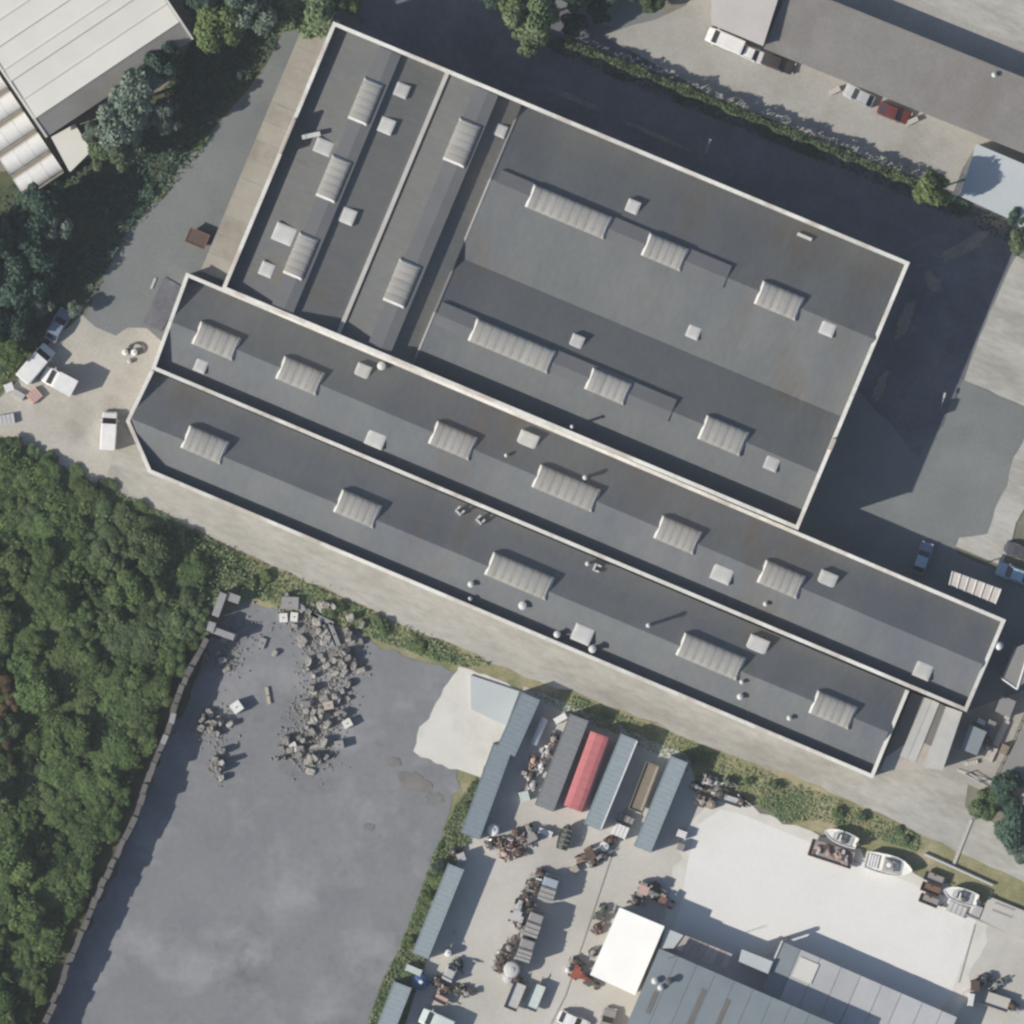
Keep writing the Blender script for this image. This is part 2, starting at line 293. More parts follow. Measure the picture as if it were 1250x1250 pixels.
for i, (x, y, a, b, g_) in enumerate([(1180, 300, 34, 10, -.5), (1215, 270, 20, 8, .4), (1140, 345, 16, 9, .9), (1105, 390, 8, 26, .4), (1075, 470, 7, 20, .4), (700, 120, 40, 4, .4), (800, 165, 50, 3, .41)]): blob('dirt_patch', x, y, a, b, g_, 'dirt', 30 + i)
def quadpx(cx, cy, l, wd, ang):
    a = R(ang); u = Vector((math.cos(a), math.sin(a))); v = Vector((-u.y, u.x)); c = Vector((cx, cy))
    return [tuple(c + u * l / 2 * i + v * wd / 2 * j) for i, j in ((-1, -1), (1, -1), (1, 1), (-1, 1))]
for a, b in (((766, 985), (690, 1215)), ((690, 1215), (672, 1250)), ((1190, 1128), (1170, 1200))):
    m = (Vector(a) + Vector(b)) / 2; d = Vector(b) - Vector(a)
    sheet('joint', quadpx(m.x, m.y, d.length, 1.0, math.degrees(math.atan2(d.y, d.x))), 'joint')
for a, b in (((1226, 960), (1168, 940)), ((1186, 1000), (1163, 1058))):
    m = (Vector(a) + Vector(b)) / 2; d = Vector(b) - Vector(a)
    sheet('concrete_strip', quadpx(m.x, m.y, d.length, 4, math.degrees(math.atan2(d.y, d.x))), 'patch')
sheet('manhole', quadpx(187, 346, 14, 3, 112), 'patch'); 
sheet('asphalt_repair', quadpx(199, 372, 60, 26, 115), 'asphalt_dark', 1.5)

# ------------------------------------------------------------------ roof furniture
_arc = {}
def arc_mesh(W, rise, ln, bulge=0.035, n=10, nl=4):
    k = ('p', round(W, 2), round(rise, 2), round(ln, 3))
    if k in _arc: return _arc[k]
    vs, fs = [], []
    for j in range(nl + 1):
        x = -ln / 2 + ln * j / nl; bz = bulge * math.sin(math.pi * j / nl)
        for i in range(n + 1):
            t = math.pi * i / n
            vs.append((x, -W / 2 * math.cos(t) * (1 + bz * 0.3), (rise + bz * 1.6) * math.sin(t) ** 0.8))
    for j in range(nl):
        for i in range(n): a = j * (n + 1) + i; fs.append((a, a + n + 1, a + n + 2, a + 1))
    me = bpy.data.meshes.new('pane'); me.from_pydata(vs, [], fs); me.update(); fix_normals(me)
    if me.polygons[n // 2].normal.z < 0: me.flip_normals()
    me.materials.append(M['poly']); me.polygons.foreach_set('use_smooth', [True] * len(me.polygons)); _arc[k] = me; return me
def rib_mesh(W, rise):
    k = ('r', round(W, 2), round(rise, 2))
    if k in _arc: return _arc[k]
    mb = MB(); n = 10; rings = []
    for i in range(n + 1):
        t = math.pi * i / n; c, s_ = -math.cos(t), math.sin(t) ** 0.8
        rings.append([(x, c * (W / 2 + o), s_ * (rise + o)) for x, o in ((-0.035, 0.0), (0.035, 0.0), (0.035, 0.045), (-0.035, 0.045))])
    mb.loft(rings); me = mb.mesh('rib'); fix_normals(me); me.materials.append(M['poly_rib']); _arc[k] = me; return me
def end_mesh(W, rise):
    k = ('e', round(W, 2), round(rise, 2))
    if k in _arc: return _arc[k]
    n = 10; ring = [(-W / 2 * math.cos(math.pi * i / n), rise * math.sin(math.pi * i / n) ** 0.8) for i in range(n + 1)]
    # end panel leans inward a little, as moulded ends do
    a = [(0.30, y, 0) for y, z in ring[:1]] ; mb = MB()
    out = [(0.30 - 0.30 * (z / rise), y, z) for y, z in ring]; inn = [(-0.06 - 0.0 * z, y, z) for y, z in ring]
    mb.loft([inn, out]); me = mb.mesh('end_panel'); fix_normals(me); me.materials.append(M['poly_end']); _arc[k] = me; return me
def skylight(t, px, py, Lp, Wp, rz, z, n, rise=0.62, kerb=0.22, drop=0.6):
    """Barrel rooflight: kerb (the part) > panes, ribs, end panels."""
    L_, W_ = Lp * S, Wp * S; c = P(px, py, z); loc = c - t.location
    mb = MB().box((0, 0, (kerb - drop) / 2), (L_ + 0.06, W_ + 0.06, kerb + drop))
    k = part('skylight', mb, 'kerb', t, loc=loc, rz=rz)
    e = 0.32; ln = (L_ - 2 * e) / n
    for i in range(n):
        link('pane', arc_mesh(W_, rise, ln - 0.02), None, k, (-L_ / 2 + e + (i + 0.5) * ln, 0, kerb))
    for i in range(n + 1):
        link('rib', rib_mesh(W_, rise), None, k, (-L_ / 2 + e + i * ln, 0, kerb))
    for s_ in (1, -1):
        link('end_panel', end_mesh(W_ - 0.02, rise), None, k, (s_ * (L_ / 2 - e), 0, kerb), 0 if s_ > 0 else math.pi)
    return k
def hatch(t, px, py, a, b, rz, z, h=0.14):
    c = P(px, py, z); loc = c - t.location; x, y = a * S / 2, b * S / 2
    k = part('roof_hatch', MB().box((0, 0, h / 2 - 0.25), (2 * x, 2 * y, h + 0.5)), 'kerb', t, loc=loc, rz=rz)
    rings = [[(sx * x * f, sy * y * f, h + zz) for sx, sy in ((-1, -1), (1, -1), (1, 1), (-1, 1))] for f, zz in ((1.02, -0.03), (1.02, 0.03), (0.9, 0.09), (0.6, 0.13))]
    part('dome', MB().loft(rings), 'dome', k)
def vent(t, px, py, z, r=0.3, h=0.7, cap=True, m='vent_metal'):
    loc = P(px, py, z) - t.location
    v = part('vent_pipe', MB().tube((0, 0, -0.4), (0, 0, h), r * 0.7, n=10), m, t, loc=loc)
    if cap: part('cowl', MB().tube((0, 0, h + 0.02), (0, 0, h + 0.12), r, r * 0.8, 10).tube((0, 0, h + 0.12), (0, 0, h + 0.24), r * 0.8, r * 0.2, 10), m, v)
    return v
def bent_vent(t, px, py, z, rz):
    loc = P(px, py, z) - t.location
    v = part('vent_pipe', MB().box((-0.25, 0, 0.15), (0.22, 0.9, 0.9)).box((0.15, -0.36, 0.38), (0.65, 0.22, 0.22)).box((0.15, 0.36, 0.38), (0.65, 0.22, 0.22)), 'vent_metal', t, loc=loc, rz=rz)
    return v

def coping(t, pts, width, z0, z1, closed, side, seg=5.5):
    """Coping laid in lengths with fine joints; corners mitred."""
    mb = MB().strip(pts, width, z0, z1, closed, side); n = len(pts) + (1 if closed else 0); rr_ = random.Random(len(pts))
    for k in range(n - 1):
        a, b = [Vector(v) for v in mb.v[k * 4:k * 4 + 4]], [Vector(v) for v in mb.v[(k + 1) * 4:(k + 1) * 4 + 4]]
        m = max(1, round((b[0] - a[0]).length / seg)); g_ = 0.012 / max(0.1, (b[0] - a[0]).length)
        for j in range(m):
            f0, f1 = j / m + (g_ if j else 0), (j + 1) / m; dz = Vector((0, 0, rr_.uniform(-.015, .015)))
            part('coping', MB().loft([[p_.lerp(q_, f0) + dz for p_, q_ in zip(a, b)], [p_.lerp(q_, f1) + dz for p_, q_ in zip(a, b)]]), 'coping', t, t.location)

# ------------------------------------------------------------------ main hall
U, N = Vector((0.9227, 0.3855)), Vector((-0.3855, 0.9227))
def TS(t, s, z=0.0): q = U * t + N * s; return P(q.x, q.y, z)
AT, AS = head(U.x, U.y), head(N.x, N.y)
T0, T1, S0, S1 = 388, 1146, -130, 221
hall = thing('factory_hall', 'large grey-roofed factory hall with pale coping, two cross gables and ridge skylights', 'factory', TS(767, 45))
ho = hall.location
PZ = 9.5
rect = [TS(T0, S1), TS(T1, S1), TS(T1, S0), TS(T0, S0)]
part('wall', MB().strip(rect, 0.36, 0, PZ, True, side=0.18), 'wall_render', hall, ho)
coping(hall, rect, 0.48, PZ + 0.02, PZ + 0.15, True, 0.14)
def slope(name, pts, m='roof_felt', th=0.18, t=None): return part(name, MB().slab(pts, th), m, t or hall, (t or hall).location)
e = 3
# west bays, ridges along s
WR = [(T0 + e, 464, 8.0, 9.3), (464, 537, 9.3, 7.7), (541, 590, 7.7, 8.75), (590, 637, 8.75, 7.3)]
for ta, tb, za, zb in WR:
    slope('roof_slope', [TS(ta, S0 + e, za), TS(tb, S0 + e, zb), TS(tb, S1 - e, zb), TS(ta, S1 - e, za)], 'roof_felt_west')
part('valley_gutter', MB().box(TS(539, 45.5, 7.86), (0.52, 34.4, 0.42), AT), 'gutter', hall, ho)
# east bays, ridges along t
VZ, RA, RB, SE_ = 6.5, 9.85, 9.2, 6.9
for sa, sb, za, zb in [(S0 + e, -28, VZ, RA), (-28, 74, RA, VZ), (74, 148, VZ, RB), (148, S1 - e, RB, SE_)]:
    slope('roof_slope', [TS(637.5, sa, za), TS(T1 - e, sa, za), TS(T1 - e, sb, zb), TS(637.5, sb, zb)])
gp = [(S0 + e, VZ), (-28, RA), (74, VZ), (148, RB), (S1 - e, SE_)]
gw = MB()
for (sa, za), (sb, zb) in zip(gp, gp[1:]):
    r0 = [TS(636, sa, 5), TS(638, sa, 5), TS(638, sa, za + 0.02), TS(636, sa, za + 0.02)]; r1 = [TS(636, sb, 5), TS(638, sb, 5), TS(638, sb, zb + 0.02), TS(636, sb, zb + 0.02)]
    gw.loft([r0, r1])
part('gable_wall', gw, 'wall_render', hall, ho)
fl = MB()
for (sa, za), (sb, zb) in zip(gp, gp[1:]):
    fl.loft([[TS(t_, sa, za + dz) for t_, dz in ((635.6, 0.03), (638.2, 0.03), (638.2, 0.1), (635.6, 0.1))], [TS(t_, sb, zb + dz) for t_, dz in ((635.6, 0.03), (638.2, 0.03), (638.2, 0.1), (635.6, 0.1))]])
part('gable_flashing', fl, 'flashing', hall, ho)
def monitor(along, c, a, b, half, z, h, dr=.18):
    """Raised ridge vent: shallow gable box along the ridge."""
    f = (lambda o, q, zz: TS(q, c + o, zz)) if along == 't' else (lambda o, q, zz: TS(c + o, q, zz))
    rings = [[f(-half, q, z - 0.6), f(half, q, z - 0.6), f(half, q, z + h - dr), f(2, q, z + h), f(-half, q, z + h - dr)] for q in (a, b)]
    part('ridge_vent', MB().loft(rings), 'roof_ridge', hall, ho)
monitor('s', 465, S0 + 5, S1 - 6, 14, 9.3, 0.42)
monitor('s', 592, S0 + 5, S1 - 6, 15, 8.75, 0.5)
monitor('t', -29, 646, 949, 14.5, RA, 0.10, .3)
monitor('t', 147, 641, 950, 14.5, RB, 0.10, .3)
SKY_W = [(447, 126, 54, 25), (408, 220, 54, 25), (368, 314, 54, 25)]
for x, y, l, wd in SKY_W: skylight(hall, x, y, l, wd, AS, 9.58, 5, rise=0.42, kerb=0.1)
for x, y, l, wd in [(564, 176, 55, 28), (491, 347, 55, 28)]: skylight(hall, x, y, l, wd, AS, 9.12, 5, rise=0.45, kerb=0.1)
for x, y, l, wd, z, n in [(694, 260, 104, 29, RA - .12, 9), (811, 309, 52, 29, RA - .12, 5), (950, 368, 55, 30, RA - .22, 5),
                          (625, 423, 105, 29, RB - .12, 9), (742, 472, 52, 28, RB - .12, 5), (882, 532, 56, 31, RB - .22, 5)]:
    skylight(hall, x, y, l, wd, AT, z, n, rise=0.42, kerb=0.06)
def hall_z(px, py):
    t = px * U.x + py * U.y; s = px * N.x + py * N.y
    tab = ([(T0, 8.0), (464, 9.3), (539, 7.7), (590, 8.75), (637, 7.3)], t) if t < 637 else ([(S0, VZ), (-28, RA), (74, VZ), (148, RB), (S1, SE_)], s)
    for (a, za), (b, zb) in zip(tab[0], tab[0][1:]):
        if a <= tab[1] <= b: return za + (zb - za) * (tab[1] - a) / (b - a)
    return 8.0
for x, y, a, b in [(491, 112, 17, 17), (472, 155, 19, 19), (396, 181, 22, 18), (425, 265, 19, 19), (348, 287, 26, 22), (327, 330, 17, 17), (611, 161, 15, 15),
                   (772, 254, 16, 17), (846, 406, 16, 16), (704, 418, 16, 17), (1009, 402, 18, 17), (941, 566, 17, 17)]:
    hatch(hall, x, y, a, b, AT, hall_z(x, y))
vent(hall, 698, 521, hall_z(698, 521), 0.24, 3.3)
part('parapet_block', MB().box(TS(T1 - 1, 110, PZ + 0.55), (0.5, 1.5, 0.85), AT), 'wall_render', hall, ho)
part('parapet_block', MB().box(TS(T0 + 1.6, 20, PZ + 0.75), (0.34, 4.6, 1.2), AT), 'wall_render', hall, ho)
part('duct', MB().box(P(381, 167, 9.5), (2.2, 0.55, 0.5), R(12)).box(P(372, 169, 9.0), (0.5, 0.5, 1.6), R(12)), 'vent_metal', hall, ho)
part('roof_ladder', MB().box(P(981, 290, hall_z(981, 290) + 0.12), (1.9, 0.4, 0.12), AT), 'vent_metal', hall, ho)
# tan canopy along the west wall
cp = part('canopy', MB().box(TS(371, 45, 3.15), (0.2, 31, 0.3), AT), 'kerb', hall, ho)
nc = 13; ca, cb = -112, 211
for i in range(nc):
    a = ca + (cb - ca) * i / nc + 0.15; b = ca + (cb - ca) * (i + 1) / nc - 0.15; dz = random.uniform(-0.03, 0.03)
    part('canopy_panel', MB().slab([TS(354, a, 3.3 + dz), TS(387.5, a, 3.75 + dz), TS(387.5, b, 3.75 + dz), TS(354, b, 3.3 + dz)], 0.1), 'canopy_tan', cp, ho)
for i in range(6):
    part('post', MB().tube(TS(357, ca + 10 + i * 60), TS(357, ca + 10 + i * 60, 3.2), 0.07), 'steel', cp, ho)
for i in range(9):       # windows and a gate on the walls
    part('window', MB().box(TS(T1 + 0.4, -90 + i * 34, 4.6), (0.1, 2.0, 1.4), AT), 'glass_dark', hall, ho)
    part('window', MB().box(TS(460 + i * 76, S0 - 0.4, 4.6), (3.6, 0.1, 1.4), AT), 'glass_dark', hall, ho)

# ------------------------------------------------------------------ long double-bay building
A_, B_, C_, D_ = Vector((229, 335)), Vector((1225, 757)), Vector((187, 450)), Vector((1178, 867))
E1, E2, E3, E4 = Vector((156, 514)), Vector((183, 576)), Vector((1064, 948)), Vector((1109, 839))
lb = thing('long_factory_building', 'long twin-gabled grey-roofed building with pale copings south of the hall', 'factory', P(650, 640))
lo_ = lb.location; LZ, L2, EV, RZ = 5.4, 5.2, 3.6, 5.8
W2 = lambda v, z=0.0: P(v.x, v.y, z)
part('wall', MB().strip([W2(C_), W2(D_), W2(B_), W2(A_)], 0.34, 0, LZ, True, side=0.16), 'wall_render', lb, lo_)
coping(lb, [W2(C_), W2(D_), W2(B_), W2(A_)], 0.46, LZ + 0.02, LZ + 0.14, True, 0.1)
r2 = [C_ + (E1 - C_) * 0.04, E1, E2, E3, E4 + (E3 - E4) * 0.03]
part('wall', MB().strip([W2(v) for v in r2], 0.34, 0, L2, False, side=0.16), 'wall_render', lb, lo_)
coping(lb, [W2(v) for v in r2], 0.46, L2 + 0.02, L2 + 0.14, False, 0.1)
ins = 0.03
def lerp(a, b, f): return a + (b - a) * f
RW, RE = lerp(A_, C_, 0.5), lerp(B_, D_, 0.5)
for quad in ([(A_, EV), (B_, EV), (RE, RZ), (RW, RZ)], [(RW, RZ), (RE, RZ), (D_, EV), (C_, EV)]):
    c = sum((q[0] for q in quad), Vector((0, 0))) / 4
    slope('roof_slope', [W2(v + Vector((3, 1.2)) if v.x < c.x else v - Vector((3, 1.2)), z) for v, z in quad], 'roof_felt_long', t=lb)
R2W, R2E = Vector((159, 511)), lerp(E4, E3, 0.5)
slope('roof_slope', [W2(C_ + Vector((1, 3)), EV), W2(E4 + Vector((-3, 2)), EV), W2(R2E + Vector((-3, 0)), RZ), W2(R2W + Vector((2, 0)), RZ)], 'roof_felt_long', t=lb)
slope('roof_slope', [W2(R2W + Vector((2, 0)), RZ), W2(R2E + Vector((-3, 0)), RZ), W2(E3 + Vector((-3, -3)), EV), W2(E2 + Vector((2, -3)), EV)], 'roof_felt_long', t=lb)
AL = head(B_.x - A_.x, B_.y - A_.y)
for x, y, l, n in [(265, 416.5, 54, 5), (367, 459, 54, 5), (553, 538, 54, 5), (691, 596, 80, 7), (827, 653, 53, 5), (953, 707, 53, 5),
                   (251, 543, 53, 5), (437, 621, 53, 5), (634, 703, 81, 7), (867, 801, 81, 7), (1016, 866, 53, 5)]:
    skylight(lb, x, y, l, 29.5, AL, RZ - .27, n, rise=0.44, kerb=0.05)
def lb_z(px, py):
    f = (px - 229) / 996; yn = 335 + f * 422; d = (py - yn) * 0.921
    for a, b in ((0, 123), (123, 247)):
        if a <= d <= b: return RZ - (RZ - EV) * abs((d - a) / (b - a) - 0.5) * 2
    return 4.5
for x, y, a, b in [(246, 447, 15, 16), (443, 454, 18, 18), (459, 536, 23, 20), (644, 538, 24, 20), (881, 700, 25, 21), (1009, 708, 22, 20), (1126, 818, 21, 20), (711, 774, 24, 21), (924, 788, 25, 21)]:
    hatch(lb, x, y, a, b, AL, lb_z(x, y))
bent_vent(lb, 561, 624, lb_z(561, 624), AL + 1.2); bent_vent(lb, 586, 635, lb_z(586, 635), AL + 1.2)
for x, y, r, h in [(717, 688, .3, .5), (575, 713, .42, .45), (574, 731, .3, .5), (638, 739, .55, .4), (680, 774, .45, .9), (723, 792, .5, 1.2), (791, 763, .3, 1.75),
                   (905, 832, .3, .4), (903, 850, .42, .4), (963, 876, .35, .4), (934, 737, .32, .4), (618, 556, .25, .3), (714, 583, .32, .95), (466, 447, .55, .5)]:
    vent(lb, x, y, lb_z(x, y), r, h)
bent_vent(lb, 728, 693, lb_z(728, 693), AL)
# white dome tank bracketed on the east wall
dm = MB(); rings = []
for i in range(7):
    t = math.pi * i / 12; rings.append([(0.55 * math.cos(t) * math.cos(k * math.pi / 6), 0.55 * math.cos(t) * math.sin(k * math.pi / 6), 0.5 * math.sin(t)) for k in range(12)])
dm.loft(rings).box((-0.5, 0, -0.3), (0.9, 0.25, 0.5))
part('extractor_dome', dm, 'white_paint', lb, loc=P(1218, 788, 5.0) - lo_, smooth=False)
# slatted canopy on the north-east wall
q = [(1162, 697), (1221, 719), (1214, 737), (1158, 714)]
kc = part('canopy', MB().prism([P(*v) for v in [(1163, 700), (1219, 721), (1213, 734), (1160, 712)]], 4.0, 4.28), 'sheet_slat', lb, lo_)
for i in range(6):
    f0, f1 = i / 6 + 0.008, (i + 1) / 6 - 0.008; a, b = Vector(q[0]), Vector(q[1]); c, d = Vector(q[3]), Vector(q[2])
    part('slat', MB().slab([W2(lerp(a, b, f0), 4.35), W2(lerp(a, b, f1), 4.35), W2(lerp(c, d, f1), 4.25), W2(lerp(c, d, f0), 4.25)], 0.08), 'sheet_slat', kc, lo_)
for x, y in ((1163, 700), (1218, 721)): part('post', MB().tube(P(x, y), P(x, y, 4.1), 0.08), 'steel', kc, lo_)
for i in range(7): part('batten', MB().tube(W2(lerp(Vector(q[0]), Vector(q[1]), i / 6), 4.4), W2(lerp(Vector(q[3]), Vector(q[2]), i / 6), 4.3), .09, n=6), 'coping', kc, lo_)
# lean-to at the east end of the south bay
ln = part('lean_to', MB().prism([P(*v) for v in [(1113, 846), (1172, 869), (1148, 938), (1074, 940)]], 0.0, 3.6), 'wall_render', lb, lo_)
for (a, b, c, d), m, z in [(((1112, 845), (1128, 851), (1098, 922), (1071, 941)), 'sheet_dark', 3.72), (((1128, 851), (1137, 854), (1107, 926), (1098, 922)), 'sheet_pale', 3.84), (((1137, 854), (1146, 858), (1117, 930), (1107, 926)), 'sheet_pale', 3.8),  # dark first sheet: the bay wall's shadow painted into its colour
                           (((1146, 858), (1154, 862), (1127, 935), (1117, 930)), 'sheet_dark', 3.7), (((1154, 862), (1163, 865), (1138, 938), (1127, 935)), 'sheet_pale', 3.82), (((1163, 865), (1174, 869), (1150, 940), (1138, 938)), 'sheet_pale', 3.86)]:
    part('roof_sheet', MB().slab([P(*a, z), P(*b, z), P(*c, z - 0.15), P(*d, z - 0.15)], 0.08), m, ln, lo_)
for f in (0.08, 0.2, 0.33, 0.47, 0.62, 0.76, 0.9):
    v = lerp(E2, E3, f); part('window', MB().box(W2(v + Vector((-0.2, 0.6)), 3.0), (2.4, 0.1, 1.2), AL), 'glass_dark', lb, lo_)

# ------------------------------------------------------------------ other buildings
def prism_building(name, label, poly, z, mroof, sheets=None, wall='wall_render', eave=2.0, cat='building'):
    c = sum((Vector(p) for p in poly), Vector((0, 0))) / len(poly); t = thing(name, label, cat, P(c.x, c.y))
    inner = [c + (Vector(p) - c) * (1 - eave / max(20, (Vector(p) - c).length)) for p in poly]
    part('wall', MB().prism([W2(v) for v in inner], 0, z - 0.12), wall, t, t.location)
    if mroof: part('roof', MB().prism([P(*p) for p in poly], z - 0.115, z + 0.08), mroof, t, t.location)
    return t
# white warehouse in the north-west: ridges parallel to (175,-117)
wd_ = Vector((175, -117)).normalized(); wn = Vector((117, 175)).normalized()
wh = thing('warehouse', 'big white ribbed-roof warehouse cut by the top left corner', 'warehouse', P(80, 40))
wo_ = wh.location
def WP(a, b, z): q_ = Vector((45, 145)) + wd_ * a + wn * b; return P(q_.x, q_.y, z)
part('wall', MB().prism([WP(4, -190, 0), WP(206, -190, 0), WP(206, 24, 0), WP(4, 24, 0)], 0, 5.6), 'wall_render', wh, wo_)
bands = [-205, -178, -151, -124, -97, -70, -54, -27, 0]
for i, (b0, b1) in enumerate(zip(bands, bands[1:])):
    zf = lambda b: 7.0 + b * 0.006
    st = 0.06 if i % 2 else 0.0
    part('roof_sheet', MB().slab([WP(0, b0 + .4, zf(b0) + st), WP(210, b0 + .4, zf(b0) + st), WP(210, b1 - .4, zf(b1) + st + .05), WP(0, b1 - .4, zf(b1) + st + .05)], 0.12), 'roof_white', wh, wo_)
    part('roof_rib', MB().box(WP(105, b1, zf(b1) + 0.1), (21.0, 0.13, 0.2), head(wd_.x, wd_.y)), 'roof_white', wh, wo_)
part('roof_slope', MB().slab([WP(0, 0.5, 7.0), WP(210, 0.5, 7.0), WP(210, 27, 5.75), WP(0, 27, 5.75)], 0.12), 'roof_white_grey', wh, wo_)  # grey, not white: shade of the slope facing off the sun is painted in
for a in (-2, 212): part('verge_trim', MB().loft([[WP(a - 1.5, b, z - .3), WP(a + 1.5, b, z - .3), WP(a + 1.5, b, z + .12), WP(a - 1.5, b, z + .12)] for b, z in ((-205, 5.8), (0, 7.03), (27, 5.8))]), 'roof_white', wh, wo_)
an = prism_building('annex_shed', 'small pale flat-roofed annex against the white warehouse corner', [(63, 168), (92, 152), (108, 178), (110, 187), (86, 211)], 3.4, 'roof_white')
# polytunnel vaults
for i, word in enumerate(('southernmost of the row', 'second from the south end', 'third from the south end', 'fourth from the south end', 'fifth from the south end')):
    c = Vector((47, 214)) - wn * (30.5 * i)
    t = thing('polytunnel', 'white arched polytunnel bay beside the warehouse, ' + word, 'polytunnel', P(c.x, c.y), head(wd_.x, wd_.y), 'arched tunnels beside the warehouse')
    nn = 12; Ln = 5.7
    rings = [[(x, -1.22 * math.cos(math.pi * k / nn), 2.4 + 1.0 * math.sin(math.pi * k / nn)) for k in range(nn + 1)] for x in (-Ln / 2, Ln / 2)]
    part('cover', MB().loft(rings), 'tunnel_film', t, smooth=False)
    part('frame', MB().box((0, 0, 1.2), (Ln - .1, 2.98, 2.4)), 'tunnel_gap', t)
    for x in (-Ln / 2 + .05, -Ln / 6, Ln / 6, Ln / 2 - .05): part('hoop', MB().loft([[(x + o, -1.22 * r_ * math.cos(math.pi * k / nn), 2.4 + 1.0 * r_ * math.sin(math.pi * k / nn)) for o, r_ in ((-.05, 1.0), (.05, 1.0), (.05, 1.03), (-.05, 1.03))] for k in range(nn + 1)]), 'tunnel_film', t)
# NE workshop
ws = thing('workshop', 'long brown-grey gabled workshop roof across the top right corner', 'workshop', P(1110, 60)); wso = ws.location
wd2 = Vector((318, 128)).normalized(); wn2 = Vector((wd2.y, -wd2.x))
def WQ(a, b, z): q_ = Vector((932, 60)) + wd2 * a + wn2 * b; return P(q_.x, q_.y, z)
part('wall', MB().prism([WQ(3, 3, 0), WQ(420, 3, 0), WQ(420, 82, 0), WQ(3, 82, 0)], 0, 2.3), 'wall_render', ws, wso)
part('roof_slope', MB().slab([WQ(0, 0, 2.5), WQ(425, 0, 2.5), WQ(425, 84, 2.95), WQ(0, 84, 2.95)], 0.14), 'roof_brown', ws, wso)
part('ridge_cap', MB().box(WQ(212, 84.2, 2.96), (42.5, 0.3, 0.1), head(wd2.x, wd2.y)), 'roof_brown', ws, wso)
vent(ws, 1213, 92, 2.8, 0.35, 0.5)
pk = prism_building('flat_roofed_store', 'pale pinkish flat-roofed store joined to the brown workshop', [(868, 0), (862, -40), (962, -40), (931, 57), (868, 31)], 3.9, 'roof_pinkish', eave=1)
pb = prism_building('pale_blue_shed', 'pale blue-white flat roof crossed by a tree shadow at the right edge', [(1191, 176), (1300, 222), (1260, 310), (1241, 272), (1171, 240)], 2.7, 'roof_paleblue')
# bottom sheds
prism_building('white_roofed_shed', 'bright white square-roofed shed among the yard machines', [(756, 1107), (811, 1130), (775, 1214), (720, 1189)], 4.0, 'roof_brightwhite')
bl = thing('blue_grey_shed', 'large blue-grey shed roof with dark rooflight strips at the bottom edge', 'shed', P(860, 1240)); bo = bl.location
bu = Vector((192, 83)).normalized(); bn = Vector((-bu.y, bu.x))
def BP(a, b, z): q_ = Vector((808, 1158)) + bu * a + bn * b; return P(q_.x, q_.y, z)
part('wall', MB().prism([BP(1, 3, 0), BP(245, 3, 0), BP(245, 140, 0), BP(1, 140, 0)], 0, 5.5), 'wall_render', bl, bo)
nb = 10
for i in range(nb):
    a0, a1 = i * 25 - 4, (i + 1) * 25 - 4
    part('roof_sheet', MB().slab([BP(a0 + .2, 0, 5.7), BP(a1 - .2, 0, 5.7), BP(a1 - .2, 150, 7.0), BP(a0 + .2, 150, 7.0)], 0.1), 'roof_bluegrey', bl, bo)
for a, b0, b1 in ((14, 50, 78), (66, 24, 90), (98, 24, 90), (128, 50, 95)):
    part('rooflight', MB().slab([BP(a - 3, b0, 5.74 + b0 * .00867), BP(a + 3, b0, 5.74 + b0 * .00867), BP(a + 3, b1, 5.74 + b1 * .00867), BP(a - 3, b1, 5.74 + b1 * .00867)], 0.03), 'sheet_dark', bl, bo)
vent(bl, 799, 1196, 6.0, 0.45, 0.5); vent(bl, 816, 1196, 6.0, 0.5, 0.7, m='vent_dark'); vent(bl, 806, 1204, 6.0, 0.4, 0.4)
part('antenna', MB().tube(BP(10, 8, 5.6), BP(10, 8, 8.4), 0.04), 'steel', bl, bo)
prism_building('eaves_store', 'pale grey corner roof between the white shed and the pink canopy', [(812, 1132), (834, 1141), (822, 1157), (806, 1157)], 3.3, 'roof_paleblue', eave=1)
pc = thing('pink_canopy', 'faded pink sheeted canopy along the blue-grey shed', 'canopy', P(860, 1158)); po = pc.location
a, b, c, d = Vector((836, 1141)), Vector((894, 1164)), Vector((886, 1182)), Vector((824, 1158))
part('beam', MB().prism([W2(lerp(a, b, .02)), W2(lerp(a, b, .98)), W2(lerp(d, c, .98)), W2(lerp(d, c, .02))], 2.95, 3.1), 'wood', pc, po)
for i in range(8):
    f0, f1 = i / 8 + .004, (i + 1) / 8 - .004
    part('roof_sheet', MB().slab([W2(lerp(a, b, f0), 3.15), W2(lerp(a, b, f1), 3.15), W2(lerp(d, c, f1), 3.4), W2(lerp(d, c, f0), 3.4)], 0.06), 'sheet_pink', pc, po)
for v in (lerp(a, b, .03), lerp(a, b, .97), lerp(d, c, .97), lerp(d, c, .03)): part('post', MB().tube(W2(v), W2(v, 3.0), 0.07), 'wood', pc, po)
prism_building('white_lean_to', 'narrow white lean-to roof between the pink canopy and the grey shed', [(905, 1158), (943, 1173), (937, 1188), (901, 1174)], 3.3, 'roof_paleblue', eave=1)
gs = thing('grey_sheet_shed', 'low grey sheet-metal shed with patchwork roof beside the white concrete apron', 'shed', P(1040, 1215)); go = gs.location
gu = Vector((196, 85)).normalized(); gn = Vector((-gu.y, gu.x))
def GP(a_, b_, z): q_ = Vector((955, 1149)) + gu * a_ + gn * b_; return P(q_.x, q_.y, z)
part('wall', MB().prism([GP(2, 3, 0), GP(228, 3, 0), GP(228, 120, 0), GP(2, 120, 0)], 0, 2.5), 'wall_render', gs, go)
cuts = [0, 24, 50, 78, 104, 132, 158, 186, 212, 232]
